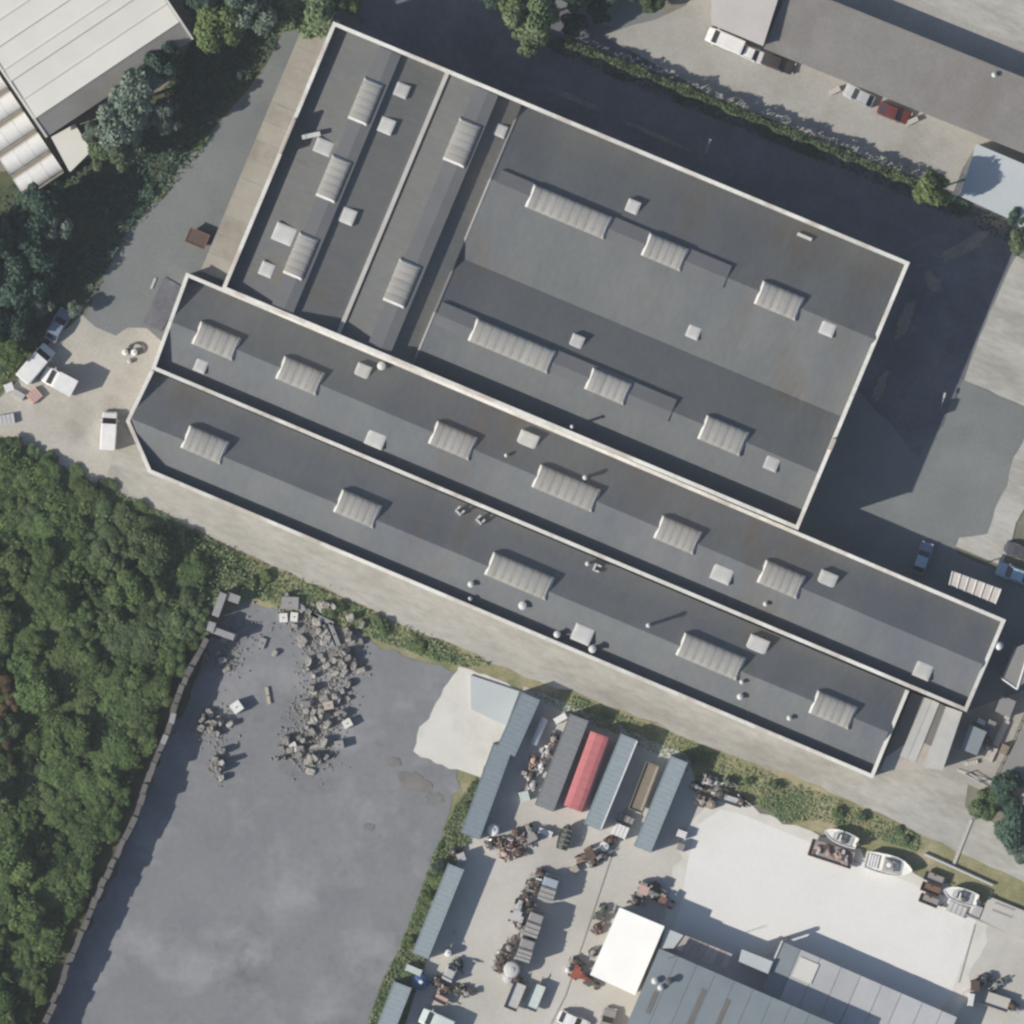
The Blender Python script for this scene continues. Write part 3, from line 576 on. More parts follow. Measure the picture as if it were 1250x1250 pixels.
for i, (a0, a1) in enumerate(zip(cuts, cuts[1:])):
    st = 0.0 if i else 0.0
    part('roof_sheet', MB().slab([GP(a0 + .3, 0, 2.7 + (i % 2) * .03), GP(a1 - .3, 0, 2.7 + (i % 2) * .03), GP(a1 - .3, 125, 3.1 + (i % 2) * .03), GP(a0 + .3, 125, 3.1 + (i % 2) * .03)], 0.08), 'roof_sheet_grey' if i else 'roof_bluegrey', gs, go)
part('roof_patch', MB().slab([GP(27, 8, 2.86), GP(52, 8, 2.86), GP(52, 34, 2.94), GP(27, 34, 2.94)], 0.05), 'roof_white', gs, go)
part('verge_trim', MB().loft([[GP(a_, b_, z) for a_, z in ((-2, 2.5), (0.1, 2.5), (0.1, 2.85), (-2, 2.85))] if b_ == -1 else [GP(a_, b_, z + .15) for a_, z in ((-2, 2.5), (0.1, 2.5), (0.1, 2.85), (-2, 2.85))] for b_ in (-1, 44)]), 'roof_white', gs, go)
part('chimney', MB().box(GP(2, -4, 1.4), (0.45, 0.45, 2.8)), 'vent_dark', gs, go)
prism_building('steel_plate_platform', 'pale grey flat platform on the white concrete slab beside the first container', [(574, 824), (634, 844), (618, 886), (575, 866)], 0.3, 'roof_paleblue', eave=1, cat='platform')
# right edge sheds
rs = prism_building('grey_lean_to_shed', 'grey mono-pitch shed roof east of the long building, cut by the right edge', [(1237, 791), (1290, 770), (1290, 800), (1241, 840), (1222, 826)], 3.2, 'roof_white_grey', cat='shed')
part('gutter', MB().tube(P(1221, 827, 3.3), P(1241, 841, 3.3), 0.12), 'white_paint', rs, rs.location); part('gutter', MB().tube(P(1241, 841, 3.3), P(1252, 806, 3.3), 0.14), 'white_paint', rs, rs.location)
prism_building('pale_slab_roof', 'pale flat roof behind the dark fence at the lower right edge', [(1262, 860), (1300, 860), (1300, 975), (1218, 948)], 2.6, 'roof_white_grey', cat='shed')

# ------------------------------------------------------------------ containers
def box_container(label, a, b, wpx, col, h=2.6, curved=False, end_row='shipping container'):
    a, b = Vector(a), Vector(b); c = (a + b) / 2; d = b - a; L_ = d.length * S; W_ = wpx * S
    t = thing('shipping_container', label, 'container', P(c.x, c.y), head(d.x, d.y), 'containers lined up in the yard')
    x, y = L_ / 2, W_ / 2
    if curved:
        rings = [[(xx, -y * 0.97, 0.15), (xx, -y, h - 0.45), (xx, -y * 0.82, h - 0.14), (xx, -y * 0.4, h), (xx, y * 0.4, h), (xx, y * 0.82, h - 0.14), (xx, y, h - 0.45), (xx, y * 0.97, 0.15)] for xx in (-x + .05, x - .05)]
        part('body', MB().loft(rings), col, t)
        for k in range(9):
            xx = -x + 0.3 + (L_ - 0.6) * k / 8
            part('roof_rib', MB().loft([[(xx - .04, q_[1], q_[2] + .03), (xx + .04, q_[1], q_[2] + .03), (xx + .04, q_[1], q_[2] - .05), (xx - .04, q_[1], q_[2] - .05)] for q_ in rings[0][1:7]]), col, t)
    else:
        # corrugated side walls
        n = max(8, int(L_ / 0.28)); side = []
        for i in range(n + 1):
            side.append((-x + 0.08 + (L_ - 0.16) * i / n, 0.035 if i % 2 else 0.0))
        ring0 = [(p, -y + 0.03 + o) for p, o in side] + [(p, y - 0.03 - o) for p, o in side[::-1]]
        part('side_wall', MB().prism(ring0, 0.15, h - 0.1), col, t)
        rf = MB(); m_ = max(6, int(L_ / 0.6))
        rf.box((0, 0, h - 0.05), (L_ - 0.1, W_ - 0.1, 0.09))
        for i in range(m_): rf.box((-x + 0.4 + (L_ - 0.8) * i / (m_ - 1), 0, h + 0.012), (0.3, W_ - 0.35, 0.012))
        part('roof', rf, col, t)
        for s_ in (-1, 1): part('roof_rail', MB().box((0, s_ * (y - 0.05), h - 0.02), (L_, 0.1, 0.12)), col, t)
        for sx in (-1, 1):
            for sy in (-1, 1): part('corner_post', MB().box((sx * (x - 0.06), sy * (y - 0.06), h / 2 - 0.04), (0.14, 0.14, h - 0.06)), col, t)
    for s_ in (-1, 1):
        dr = part('door', MB().box((x + 0.02, s_ * y / 2, h / 2), (0.06, y - 0.12, h - 0.4)), col, t)
        part('lock_rod', MB().tube((x + 0.07, s_ * y * 0.35, 0.25), (x + 0.07, s_ * y * 0.35, h - 0.25), 0.025, n=6), 'steel', dr)
    return t
box_container('blue-grey container nearest the building lane in the left-hand row', (648, 849), (617, 918), 25, 'cont_blue', 2.75)
box_container('long blue-grey container beside the white concrete slab', (613.5, 911), (574, 1020), 24.5, 'cont_blue')
box_container('blue-grey container in the middle of the left-hand row beside the gravel', (557, 1057), (513, 1166), 21, 'cont_bluepale', 2.7)
box_container('blue-grey container cut by the bottom edge in the left-hand row', (492, 1201), (462, 1278), 23, 'cont_bluepale', 2.6)
box_container('plain grey container left of the red one', (707, 875), (664, 986), 24.5, 'cont_grey', 2.6)
box_container('red round-roofed container in the yard', (733, 896), (700, 987), 25.5, 'cont_red', 2.9, True)
t = box_container('pale blue-grey container with a white edge right of the red one', (768, 899), (723, 1009), 22, 'cont_bluepale', 2.6)
part('edge_rail', MB().box((0, 1.08, 2.62), (11.6, 0.16, 0.14)), 'white_paint', t)
box_container('pale blue-grey container at the right end of the container row', (829, 926), (784, 1036), 22.5, 'cont_bluepale', 2.75)
t = thing('tarpaulin_bale', 'blue tarpaulin-covered bale between two left-row containers', 'tarpaulin', P(513, 1198), AS)
rr = random.Random(4); rings = []
for f, z in ((1, 0), (1.05, 0.7), (0.85, 1.3), (0.3, 1.6)): rings.append([(1.0 * f * math.cos(k * math.pi / 6) * rr.uniform(.85, 1.1), 1.1 * f * math.sin(k * math.pi / 6) * rr.uniform(.85, 1.1), z) for k in range(12)])
part('sheet', MB().loft(rings), 'tarp_blue', t); part('weight', MB().tube((0, 0.1, 1.5), (0, 0.1, 1.8), 0.35, 0.2), 'lamp_clear', t)

# ------------------------------------------------------------------ vehicles
def wheels(t, xs, y, r=0.32, wdt=0.2):
    for x in xs:
        for s_ in (-1, 1):
            wv = part('wheel', MB().tube((x, s_ * (y - wdt), r), (x, s_ * y, r), r, n=14), 'tyre', t)
            part('rim', MB().tube((x, s_ * (y - 0.02), r), (x, s_ * (y + 0.012), r), r * 0.6, n=10), 'rim', wv)
def ringx(x, w_, z0, z1, r):
    return [(x, -w_, z0), (x, -w_, z1 - r), (x, -w_ + r, z1 - r * 0.25), (x, -w_ + 2.2 * r, z1), (x, w_ - 2.2 * r, z1), (x, w_ - r, z1 - r * 0.25), (x, w_, z1 - r), (x, w_, z0)]
def car(label, px, py, dx, dy, col, L_=4.2, W_=1.75, H=1.45, roofcol=None):
    t = thing('parked_car', label, 'car', P(px, py), head(dx, dy), 'parked cars'); x, y = L_ / 2, W_ / 2
    st = [(-x, .80, .35, .72), (-x + .12, .92, .22, .86), (-x * .6, 1, .2, .93), (0, 1, .2, .93), (x * .42, 1, .2, .92), (x * .8, .97, .22, .8), (x - .1, .88, .25, .68), (x, .76, .35, .58)]
    part('body', MB().loft([ringx(a, y * f, z0, z1, 0.07) for a, f, z0, z1 in st]), col, t, smooth=False)
    cb = [(-x * .86, .78, .9, .92), (-x * .56, .80, .9, H - .06), (x * .08, .80, .9, H - .05), (x * .44, .80, .88, .93)]
    part('glasshouse', MB().loft([[(a, -y * .9, z0), (a, -y * f * (1 if i in (1, 2) else 1.08), z1), (a, y * f * (1 if i in (1, 2) else 1.08), z1), (a, y * .9, z0)] for i, (a, f, z0, z1) in enumerate(cb)]), 'glass_dark', t)
    part('roof', MB().loft([ringx(a, y * .79, H - .06, z, .03) for a, z in ((-x * .58, H - .02), (-x * .2, H + .02), (x * .10, H - .01))]), roofcol or col, t)
    for s_ in (-1, 1):
        for (xa, xb) in ((-x * .86, -x * .56), (x * .44, x * .09)): part('pillar', MB().tube((xa, s_ * y * .84, .92), (xb, s_ * y * .79, H - .03), .045, n=6), col, t)
        part('headlight', MB().box((x - .13, s_ * y * .66, .62), (.2, .3, .12)), 'lamp_clear', t)
        part('tail_light', MB().box((-x + .08, s_ * y * .7, .74), (.14, .26, .12)), 'lamp_red', t)
        part('mirror', MB().box((x * .34, s_ * (y + .06), .98), (.14, .16, .1)), col, t)
    wheels(t, (-x * .62, x * .62), y - .01); return t
def van(label, px, py, dx, dy, col='white_paint', L_=4.7, W_=1.95, H=2.0, hood=0.75, box=False):
    t = thing('parked_van', label, 'van', P(px, py), head(dx, dy), 'parked vans'); x, y = L_ / 2, W_ / 2; hx = x - hood
    st = [(-x, .95, .35, H - .06), (-x + .1, .98, .3, H), (0, 1, .28, H + .02), (hx - .75, .99, .28, H - .02), (hx, .97, .28, 1.2), (x - .18, .93, .28, 1.02), (x, .85, .35, .8)]
    part('body', MB().loft([ringx(a, y * f, z0, z1, .08) for a, f, z0, z1 in st]), col, t)
    part('windscreen', MB().loft([[(hx - .72, -y * .83, H - .02), (hx - .72, y * .83, H - .02), (hx - .72, y * .83, H - .10), (hx - .72, -y * .83, H - .10)], [(hx - .05, -y * .84, 1.27), (hx - .05, y * .84, 1.27), (hx - .05, y * .84, 1.15), (hx - .05, -y * .84, 1.15)]]), 'glass_dark', t)
    for s_ in (-1, 1):
        part('side_window', MB().box((hx - 1.0, s_ * (y * .985), 1.5), (.7, .06, .45)), 'glass_dark', t)
        part('headlight', MB().box((x - .1, s_ * y * .68, .82), (.16, .28, .16)), 'lamp_clear', t)
        part('tail_light', MB().box((-x, s_ * y * .86, 1.0), (.05, .12, .3)), 'lamp_red', t)
        part('mirror', MB().box((hx - .35, s_ * (y + .12), 1.35), (.12, .22, .25)), col, t)
    part('bumper', MB().box((x - .02, 0, .45), (.16, W_ * .84, .2)), 'machine_dark', t)
    if box: part('load_box', MB().box((-x + (L_ - hood - 1.1) / 2, 0, H / 2 + .55), (L_ - hood - 1.1, W_ + .1, H + .3)), col, t)
    wheels(t, (-x * .6, x * .62), y - .01, .34); return t
van('white van parked beside the pointed corner of the long building', 133, 526, 3, -47)
van('white van tilted along the grassy edge, left of the box van', 44, 444, 34, -40, L_=5.2, W_=2.1, H=2.1)
van('white box van with a long shadow on the sandy yard', 72, 465, -36, -19, L_=4.3, W_=2.1, H=2.0, box=True)
car('blue-grey car half under the trees at the sandy yard entrance', 71, 397, 20, -36, 'car_bluegrey', 4.3)
van('white van with dark windows beside the pale pinkish store', 885, 50, -40, -17, L_=4.8, W_=1.9)
car('white car nose to tail with the van by the pinkish store', 918, 66, 40, 17, 'white_paint', 3.4, 1.6)
car('dark brown car in the shade at the workshop corner', 950, 77, 40, 15, 'car_dark', 4.2)
car('small pale silver car by the brown workshop wall', 1049, 117, -40, -19, 'car_silver', 3.9)
car('dark maroon car beside the silver one at the workshop', 1092, 138, 40, 15, 'car_maroon', 4.2)
car('blue-grey car alone in the deep shade by the long building', 1126, 681, 12, -33, 'car_bluegrey', 4.0, roofcol='car_paleblue')
car('shade-tinted pale blue car cut by the right edge near the slatted canopy', 1237, 700, -40, -14, 'car_paleblue', 4.3)  # blue tint of the shade put into the car's paint
car('charcoal car cut by the right edge above the shade-tinted car', 1246, 673, -40, -10, 'car_charcoal', 4.2)
van('pale green van cut by the bottom edge beside the left container row', 533, 1247, -38, -17, 'car_palegreen', L_=4.2, W_=2.0)
car('white car cut by the bottom edge among yard trailers', 700, 1247, 38, 17, 'white_paint', 4.0)
car('grey car cut by the bottom edge beside the white car', 741, 1250, 10, -38, 'machine_grey', 4.2)

# ------------------------------------------------------------------ boats
def boat(label, px, py, dx, dy, L_, W_, kind):
    t = thing('boat', label, 'boat', P(px, py), head(dx, dy), 'boats laid up along the apron'); x = L_ / 2; y = W_ / 2
    prof = [(-1, .80), (-.6, .95), (-.1, 1.0), (.3, .93), (.6, .72), (.82, .40), (.97, .08)]
    rings = [[(a * x, -f * y * .25, .25 + max(0, a - .4) * .6), (a * x, -f * y * .85, .55 + max(0, a - .4) * .4), (a * x, -f * y, 1.1 + max(0, a) * .15), (a * x, f * y, 1.1 + max(0, a) * .15), (a * x, f * y * .85, .55 + max(0, a - .4) * .4), (a * x, f * y * .25, .25 + max(0, a - .4) * .6)] for a, f in prof]
    hm = 'boat_green' if kind == 'green' else 'boat_white'
    part('hull', MB().loft(rings), hm, t)
    rail = MB(); rail.strip([(a * x, f * y * .97) for a, f in prof] + [(a * x, -f * y * .97) for a, f in prof[::-1]], .1, 1.2, 1.32, True); part('gunwale', rail, hm, t)
    dk = {'open': 'boat_deck', 'cabin': 'boat_deck', 'green': 'boat_green'}[kind]
    d0, d1 = (-.75, .25) if kind != 'cabin' else (-.25, .5)
    cp_ = [(d0 * x, -.72 * y), (d1 * x, -.72 * y), ((d1 + .2) * x, -.35 * y), ((d1 + .2) * x, .35 * y), (d1 * x, .72 * y), (d0 * x, .72 * y)]
    part('cockpit', MB().prism(cp_, 1.14, 1.19), dk, t)
    if kind == 'open':
        for s_ in (-1, 1): part('seat', MB().box((-.25 * x, s_ * .36 * y, 1.36), (.5, .5, .32)), 'boat_dark', t)
        part('console', MB().box((.08 * x, 0, 1.45), (.45, .7, .5)), 'boat_white', t); part('windscreen', MB().box((.17 * x, 0, 1.7), (.1, .9, .3)), 'glass_dark', t)
        part('outboard_motor', MB().box((-x - .12, 0, 1.25), (.4, .34, .6)).box((-x - .15, 0, .75), (.16, .16, .7)), 'boat_dark', t)
    elif kind == 'cabin':
        part('cabin', MB().loft([[(a * x, -.55 * y * f, 1.15), (a * x, -.5 * y * f, z), (a * x, .5 * y * f, z), (a * x, .55 * y * f, 1.15)] for a, f, z in ((-.22, 1, 1.75), (.2, 1, 1.75), (.45, .7, 1.3))]), 'boat_deck', t)
        part('life_ring', MB().tube((-.02 * x, 0, 1.76), (-.02 * x, 0, 1.86), .55, n=16), 'sheet_pink', t); part('hatch', MB().tube((-.02 * x, 0, 1.865), (-.02 * x, 0, 1.9), .3, n=12), 'boat_white', t)
        for k in range(4): part('bench', MB().box((-.85 * x + k * .35, 0, 1.22), (.2, 1.3 * y, .12)), 'boat_white', t)
    else:
        part('cover', MB().loft([[(a * x, -f * y * .8, 1.2), (a * x, 0, 1.5), (a * x, f * y * .8, 1.2)] for a, f in prof[:6]]), 'boat_green', t)
        for k in range(4): part('strap', MB().box((-.6 * x + k * .38 * x, 0, 1.36), (.08, 1.5 * y, .3)), 'machine_grey', t)
    part('cradle', MB().box((-.4 * x, 0, .2), (.2, W_ * .8, .4)).box((.3 * x, 0, .2), (.2, W_ * .6, .4)), 'wood', t)
    return t
boat('small white open boat lying behind the scrap trailer', 1026, 1022, -40, -16, 4.2, 1.7, 'open')
boat('largest white boat, with a round hatch on its cabin', 1085, 1056, 57, 14, 5.9, 2.5, 'cabin')
boat('white open boat nearest the right edge, bow to the left', 1172, 1093, -40, -13, 4.3, 1.9, 'open')
boat('dark green covered dinghy alone on the pale yard', 690, 1021, 9, -30, 3.2, 1.6, 'green')

# ------------------------------------------------------------------ yard machinery
def trailer(label, px, py, dx, dy, L_=3.2, W_=1.7, bed='machine_grey', side='rust_dark', load=None, h=0.7, seed=0):
    t = thing('flat_trailer', label, 'trailer', P(px, py), head(dx, dy), 'trailers in the yard'); x, y = L_ / 2, W_ / 2; r = random.Random(seed + int(px))
    part('bed', MB().box((0, 0, h), (L_, W_, .12)), bed, t)
    for s_ in (-1, 1): part('side_board', MB().box((0, s_ * (y + .04), h + .18), (L_ + .1, .08, .42)), side, t)
    for s_ in (-1, 1): part('end_board', MB().box((s_ * (x + .04), 0, h + .17), (.07, W_ - .04, .38)), side, t)
    part('drawbar', MB().box((x + .55, 0, h - .12), (1.1, .1, .1)), 'machine_dark', t); wheels(t, (0,), y + .02, .3)
    if load:
        for k in range(load):
            a = r.uniform(0, 3); part('scrap_piece', MB().box((r.uniform(-x, x) * .8, r.uniform(-y, y) * .7, h + .3 + r.uniform(0, .25)), (r.uniform(.3, 1.0), r.uniform(.1, .5), r.uniform(.1, .35)), a), r.choice(['rust', 'machine_pale', 'machine_grey', 'rust_dark', 'machine_pink']), t)
    return t
def tractor(label, px, py, dx, dy, col='machine_red', k=1.0, cab=True):
    t = thing('old_tractor', label, 'tractor', P(px, py), head(dx, dy), 'old tractors and machines in the yard'); t.scale = (k, k, k)
    part('bonnet', MB().loft([ringx(a, w_, .6, z, .06) for a, w_, z in ((-.1, .36, 1.35), (.9, .34, 1.3), (1.55, .28, 1.15))]), col, t)
    part('chassis', MB().box((.2, 0, .6), (2.9, .35, .3)), 'machine_dark', t)
    for s_ in (-1, 1):
        w_ = part('rear_wheel', MB().tube((-.75, s_ * .55, .7), (-.75, s_ * .92, .7), .7, n=16), 'tyre', t); part('hub', MB().tube((-.75, s_ * .9, .7), (-.75, s_ * .95, .7), .35, n=10), col, w_)
        w_ = part('front_wheel', MB().tube((1.25, s_ * .5, .4), (1.25, s_ * .72, .4), .4, n=14), 'tyre', t); part('hub', MB().tube((1.25, s_ * .71, .4), (1.25, s_ * .74, .4), .2, n=10), col, w_)
        part('mudguard', MB().box((-.75, s_ * .74, 1.44), (.9, .4, .06)), col, t)
    part('seat', MB().box((-.65, 0, 1.1), (.45, .5, .12)).box((-.88, 0, 1.35), (.1, .5, .5)), 'machine_dark', t); part('steering_wheel', MB().tube((-.15, 0, 1.45), (-.18, 0, 1.5), .2, n=10), 'machine_dark', t); part('exhaust', MB().tube((.75, .15, 1.25), (.75, .15, 1.95), .05), 'machine_dark', t)
    if cab:
        for a in (-1.05, .05):
            for b in (-.5, .5): part('cab_post', MB().tube((a, b, 1.3), (a, b * .94, 2.3), .04, n=6), 'machine_dark', t)
        part('cab_roof', MB().box((-.5, 0, 2.33), (1.3, 1.15, .1)), col if cab is True else cab, t)
    return t
def implement(label, px, py, dx, dy, cols=('rust', 'rust_dark'), L_=2.4, W_=1.6, seed=1):
    t = thing('farm_implement', label, 'farm implement', P(px, py), head(dx, dy), 'rusty implements in the yard'); r = random.Random(seed * 17 + int(px) + int(py)); x, y = L_ / 2, W_ / 2
    for k in range(3): part('cross_beam', MB().box((-x + L_ * (k + .5) / 3, 0, .62 + r.uniform(-.1, .15)), (.14, W_, .14)), cols[k % len(cols)], t)
    for s_ in (-1, 1): part('side_beam', MB().box((0, s_ * y * .7, .55), (L_, .13, .13)), cols[0], t)
    part('drawbar', MB().tube((x * .6, y * .5, .6), (x + .7, 0, .5), .06).tube((x * .6, -y * .5, .6), (x + .7, 0, .5), .06), cols[-1], t)
    for k in range(6): part('tine', MB().tube((-x + L_ * (k % 3 + .5) / 3, -y * .8 + 1.6 * y * (k // 3), .6), (-x + L_ * (k % 3 + .5) / 3 - .25, -y * .8 + 1.6 * y * (k // 3), .0), .05, .02, 6), cols[-1], t)
    hz_ = r.uniform(0, 3)
    part('hopper', MB().loft([[(a * math.cos(hz_ + q_) * r.uniform(.75, 1.1), b * math.sin(hz_ + q_) * r.uniform(.75, 1.1), z) for q_ in (.4, 1.3, 2.7, 3.9, 5.2)] for a, b, z in ((.2, .25, .6), (.5, .38, 1.05), (.3, .2, 1.15))]), r.choice(list(cols) + ['rust_dark', 'machine_grey']), t)
    for k in range(12): part('scrap_piece', MB().box((r.uniform(-x, x), r.uniform(-y, y), r.uniform(.25, .9)), (r.uniform(.12, .8), r.uniform(.06, .25), r.uniform(.06, .4)), r.uniform(0, 3.1), r.uniform(-.4, .4)), r.choice(['rust', 'machine_pale', 'machine_grey', 'rust_dark', 'machine_dark', 'white_paint', cols[0], cols[-1]]), t)
    wheels(t, (-x * .1,), y + .1, .36, .16); return t
def crate(label, px, py, a, b, h, ang, col, lid=None, name='crate', cat='crate', group='crates and boxes in the yard'):
    t = thing(name, label, cat, P(px, py), R(ang), group); x, y = a * S / 2, b * S / 2
    part('body', MB().box((0, 0, h / 2), (2 * x - .06, 2 * y - .06, h)), col, t)
    n = 4
    for k in range(n): part('slat', MB().box((-x + 2 * x * (k + .5) / n, 0, h + .025), (2 * x / n * .82, 2 * y, .05)), lid or col, t)
    for sx in (-1, 1):
        for sy in (-1, 1): part('corner_post', MB().box((sx * (x - .03), sy * (y - .03), h / 2), (.1, .1, h)), lid or col, t)
    return t
def tank(label, px, py, r, h, col, group='tanks and drums in the yard', name='water_tank'):
    t = thing(name, label, 'tank', P(px, py), 0, group)
    rings = [[(r * f * math.cos(k * math.pi / 8), r * f * math.sin(k * math.pi / 8), z) for k in range(16)] for f, z in ((.97, 0), (1, .1), (1, h * .45), (1.03, h * .5), (1, h * .55), (1, h), (.8, h + r * .2), (.25, h + r * .32))]
    part('shell', MB().loft(rings), col, t); part('lid', MB().tube((0, 0, h + r * .32), (0, 0, h + r * .32 + .08), r * .25, n=12), 'machine_pale', t)
    part('tap', MB().tube((r, 0, .25), (r + .15, 0, .22), .05), 'machine_dark', t); return t
def lorry(label, px, py, dx, dy, col, L_=3.6, W_=2.0, H=2.9):
    t = thing('derelict_lorry', label, 'lorry', P(px, py), head(dx, dy), 'derelict lorries in the yard'); x, y = L_ / 2, W_ / 2
    part('chassis', MB().box((0, 0, .6), (L_, W_ * .5, .25)), 'machine_dark', t)
    part('cab', MB().loft([ringx(a, y * f, .7, z, .08) for a, f, z in ((x - 1.5, 1, H - .15), (x - .5, .98, H - .2), (x - .2, .95, 1.7), (x, .9, 1.5))]), col, t)
    part('windscreen', MB().box((x - .32, 0, 2.15), (.08, W_ * .8, .7), 0, .5), 'glass_dark', t)
    part('load_box', MB().box(((-x + x - 1.6) / 2, 0, H / 2 + .3), (L_ - 1.7, W_, H - .9)), 'machine_grey', t)
    for k in range(3): part('roof_bar', MB().box((-x + .3 + k * (L_ - 2.2) / 2, 0, H - .08), (.1, W_, .1)), 'machine_pale', t)
    wheels(t, (-x * .6, x * .62), y, .45, .25); return t

# middle row of the yard
lorry('pale blue derelict lorry at the north end of the machine row', 670, 1084, 10, -30, 'machine_blue', 3.4, 1.9, 2.7)
lorry('grey derelict lorry in the middle of the machine row', 652, 1127, 10, -28, 'machine_grey', 3.4, 1.8, 3.0)
lorry('grey-lilac derelict lorry at the south end of the machine row', 642, 1158, 9, -28, 'machine_grey', 3.2, 1.8, 3.0)
tractor('pale grey tractor west of the middle lorry', 632, 1113, 6, -20, 'machine_pale', .95, 'machine_pale')
implement('pale rusty implement west of the northern lorry', 650, 1078, 8, -22, ('machine_grey', 'machine_pink'), 2.6, 1.4)
implement('dark implement left of the middle lorry', 645, 1103, 6, 20, ('machine_grey', 'rust_dark'), 2.0, 1.2)
implement('brown implement west of the southern lorry', 621, 1157, 8, -20, ('rust', 'machine_grey'), 2.2, 1.3)
implement('thin-framed implement beside the round tank', 609, 1180, 12, 6, ('machine_grey', 'rust_dark'), 1.8, 1.2)
tank('round pale grey water tank casting a rounded shadow', 625, 1183, 1.0, 2.1, 'machine_pale')
tank('pale drum tank just south of the round tank', 620, 1194, .6, 1.0, 'machine_pale')
trailer('left of the two dark-sided trailers with pale beds', 629, 1216, 9, -22, 3.3, 1.5, 'machine_pale', 'machine_dark', h=.8)
trailer('right of the two dark-sided trailers with pale beds', 653, 1217, 9, -22, 3.2, 1.5, 'car_palegreen', 'machine_dark', h=.8)
# scrap cluster south of the left containers
tank('white round tank at the foot of the long container', 602, 1013, .75, 1.5, 'white_paint')
for i, (x, y, dx, dy, c, lab) in enumerate([(610, 1028, 10, -4, ('rust', 'machine_grey'), 'grey and rust implement beside the white round tank'), (624, 1032, -6, 9, ('machine_red', 'rust'), 'red-brown implement in the middle of the scrap cluster'),
        (640, 1024, 8, 9, ('machine_grey', 'machine_pale'), 'pale grey implement at the right of the scrap cluster'), (632, 1040, 12, -5, ('rust', 'rust_dark'), 'rusty implement at the lower edge of the scrap cluster'), (616, 1042, 12, 5, ('machine_pink', 'rust'), 'pinkish implement at the lower left of the scrap cluster')]):
    implement(lab, x, y, dx, dy, c, 1.7, 1.2, i)
tractor('grey tractor east of the scrap cluster', 648, 1018, -8, -18, 'machine_grey', .8, 'machine_grey')
crate('white upright crate west of the green dinghy', 666, 1016, 7, 17, .8, 70, 'white_paint')
crate('pale square box in the gap of the left container row', 563, 1046, 10, 10, 1.6, 20, 'machine_grey', 'machine_pale')
tank('small dark drum in the gap of the left container row', 553, 1040, .45, 1.1, 'machine_dark')
# strip between the left row and the grey container
t = thing('gas_cylinder_tank', 'long white horizontal tank between two containers', 'tank', P(658, 893), head(-13, 32))
part('shell', MB().tube((-1.6, 0, .9), (1.6, 0, .9), .48, n=16).tube((1.6, 0, .9), (1.8, 0, .9), .48, .25, 16).tube((-1.8, 0, .9), (-1.6, 0, .9), .25, .48, 16), 'white_paint', t)
for s_ in (-1, 1): part('leg', MB().box((s_ * 1.1, 0, .25), (.2, .7, .5)), 'machine_dark', t)
for i, (x, y, c, lab) in enumerate([(676, 902, ('rust_dark', 'machine_pink'), 'brown implement beside the top of the grey container'), (668, 918, ('machine_pale', 'rust'), 'pale implement beside the middle of the grey container'), (651, 928, ('rust', 'machine_pink'), 'rusty implement opposite the middle of the grey container'),
        (660, 935, ('white_paint', 'machine_pale'), 'white implement against the grey container side'), (648, 945, ('machine_grey', 'rust'), 'grey implement at the shaded container edge'), (650, 958, ('machine_pale', 'car_palegreen'), 'pale green implement near the foot of the grey container')]):
    implement(lab, x, y, -5, 12, c, 1.5, .9, i)
crate('small white crate at the top of the container gap', 684, 877, 8, 16, .7, -60, 'white_paint')
crate('pale tall box at the foot of the grey container', 640, 972, 12, 12, .9, 15, 'machine_pale', 'car_palegreen')
crate('pale pink narrow box in the container gap', 638, 943, 5, 11, .9, 70, 'machine_pink', 'sheet_pink')
# by the brown flatbed and right containers
t = trailer('long brown planked flatbed between two blue-grey containers', 786, 961, -22, 58, 6.0, 1.6, 'wood', 'wood', h=.95)
for k in range(6): part('plank', MB().box((0, -.65 + k * .26, 1.04), (5.9, .2, .05)), 'wood_pale' if k == 5 else 'wood', t)
crate('white square box at the end of the brown flatbed', 757, 1014, 19, 15, 1.3, 157, 'machine_pale', 'white_paint')
crate('dark wheel frame behind the white square box', 764, 1000, 20, 9, .8, 157, 'machine_dark', 'machine_grey')
tank('white drum beside the red-brown machine', 738, 1033, .6, .9, 'white_paint')
tractor('red-brown machine south of the pale container', 716, 1044, -16, 10, 'rust', .85, 'rust_dark')
implement('long dark implement by the white drum', 732, 1045, 20, -8, ('machine_dark', 'machine_grey'), 2.4, .9)
crate('yellowish box below the red-brown machine', 701, 1061, 10, 9, .7, 30, 'wood_pale')
crate('white pointed box beside the last container shadow', 832, 1018, 9, 12, 1.0, 70, 'machine_pale', 'white_paint')
crate('grey drum crate south of the white pointed box', 831, 1034, 9, 9, 1.1, 70, 'machine_grey')
# above the apron
for i, (x, y, c, lab) in enumerate([(866, 953, ('machine_pale', 'machine_grey'), 'pale implement at the top of the apron scrap'), (858, 978, ('rust', 'wood_pale'), 'rusty implement at the left of the apron scrap'), (880, 968, ('machine_grey', 'machine_dark'), 'grey implement in the middle of the apron scrap')]):
    implement(lab, x, y, 16, 5, c, 2.0, 1.3, i)
trailer('dark flat trailer at the right of the apron scrap', 893, 977, 22, 7, 2.6, .9, 'machine_pale', 'machine_dark')
tank('brown drum in the apron scrap', 868, 982, .6, .9, 'wood')
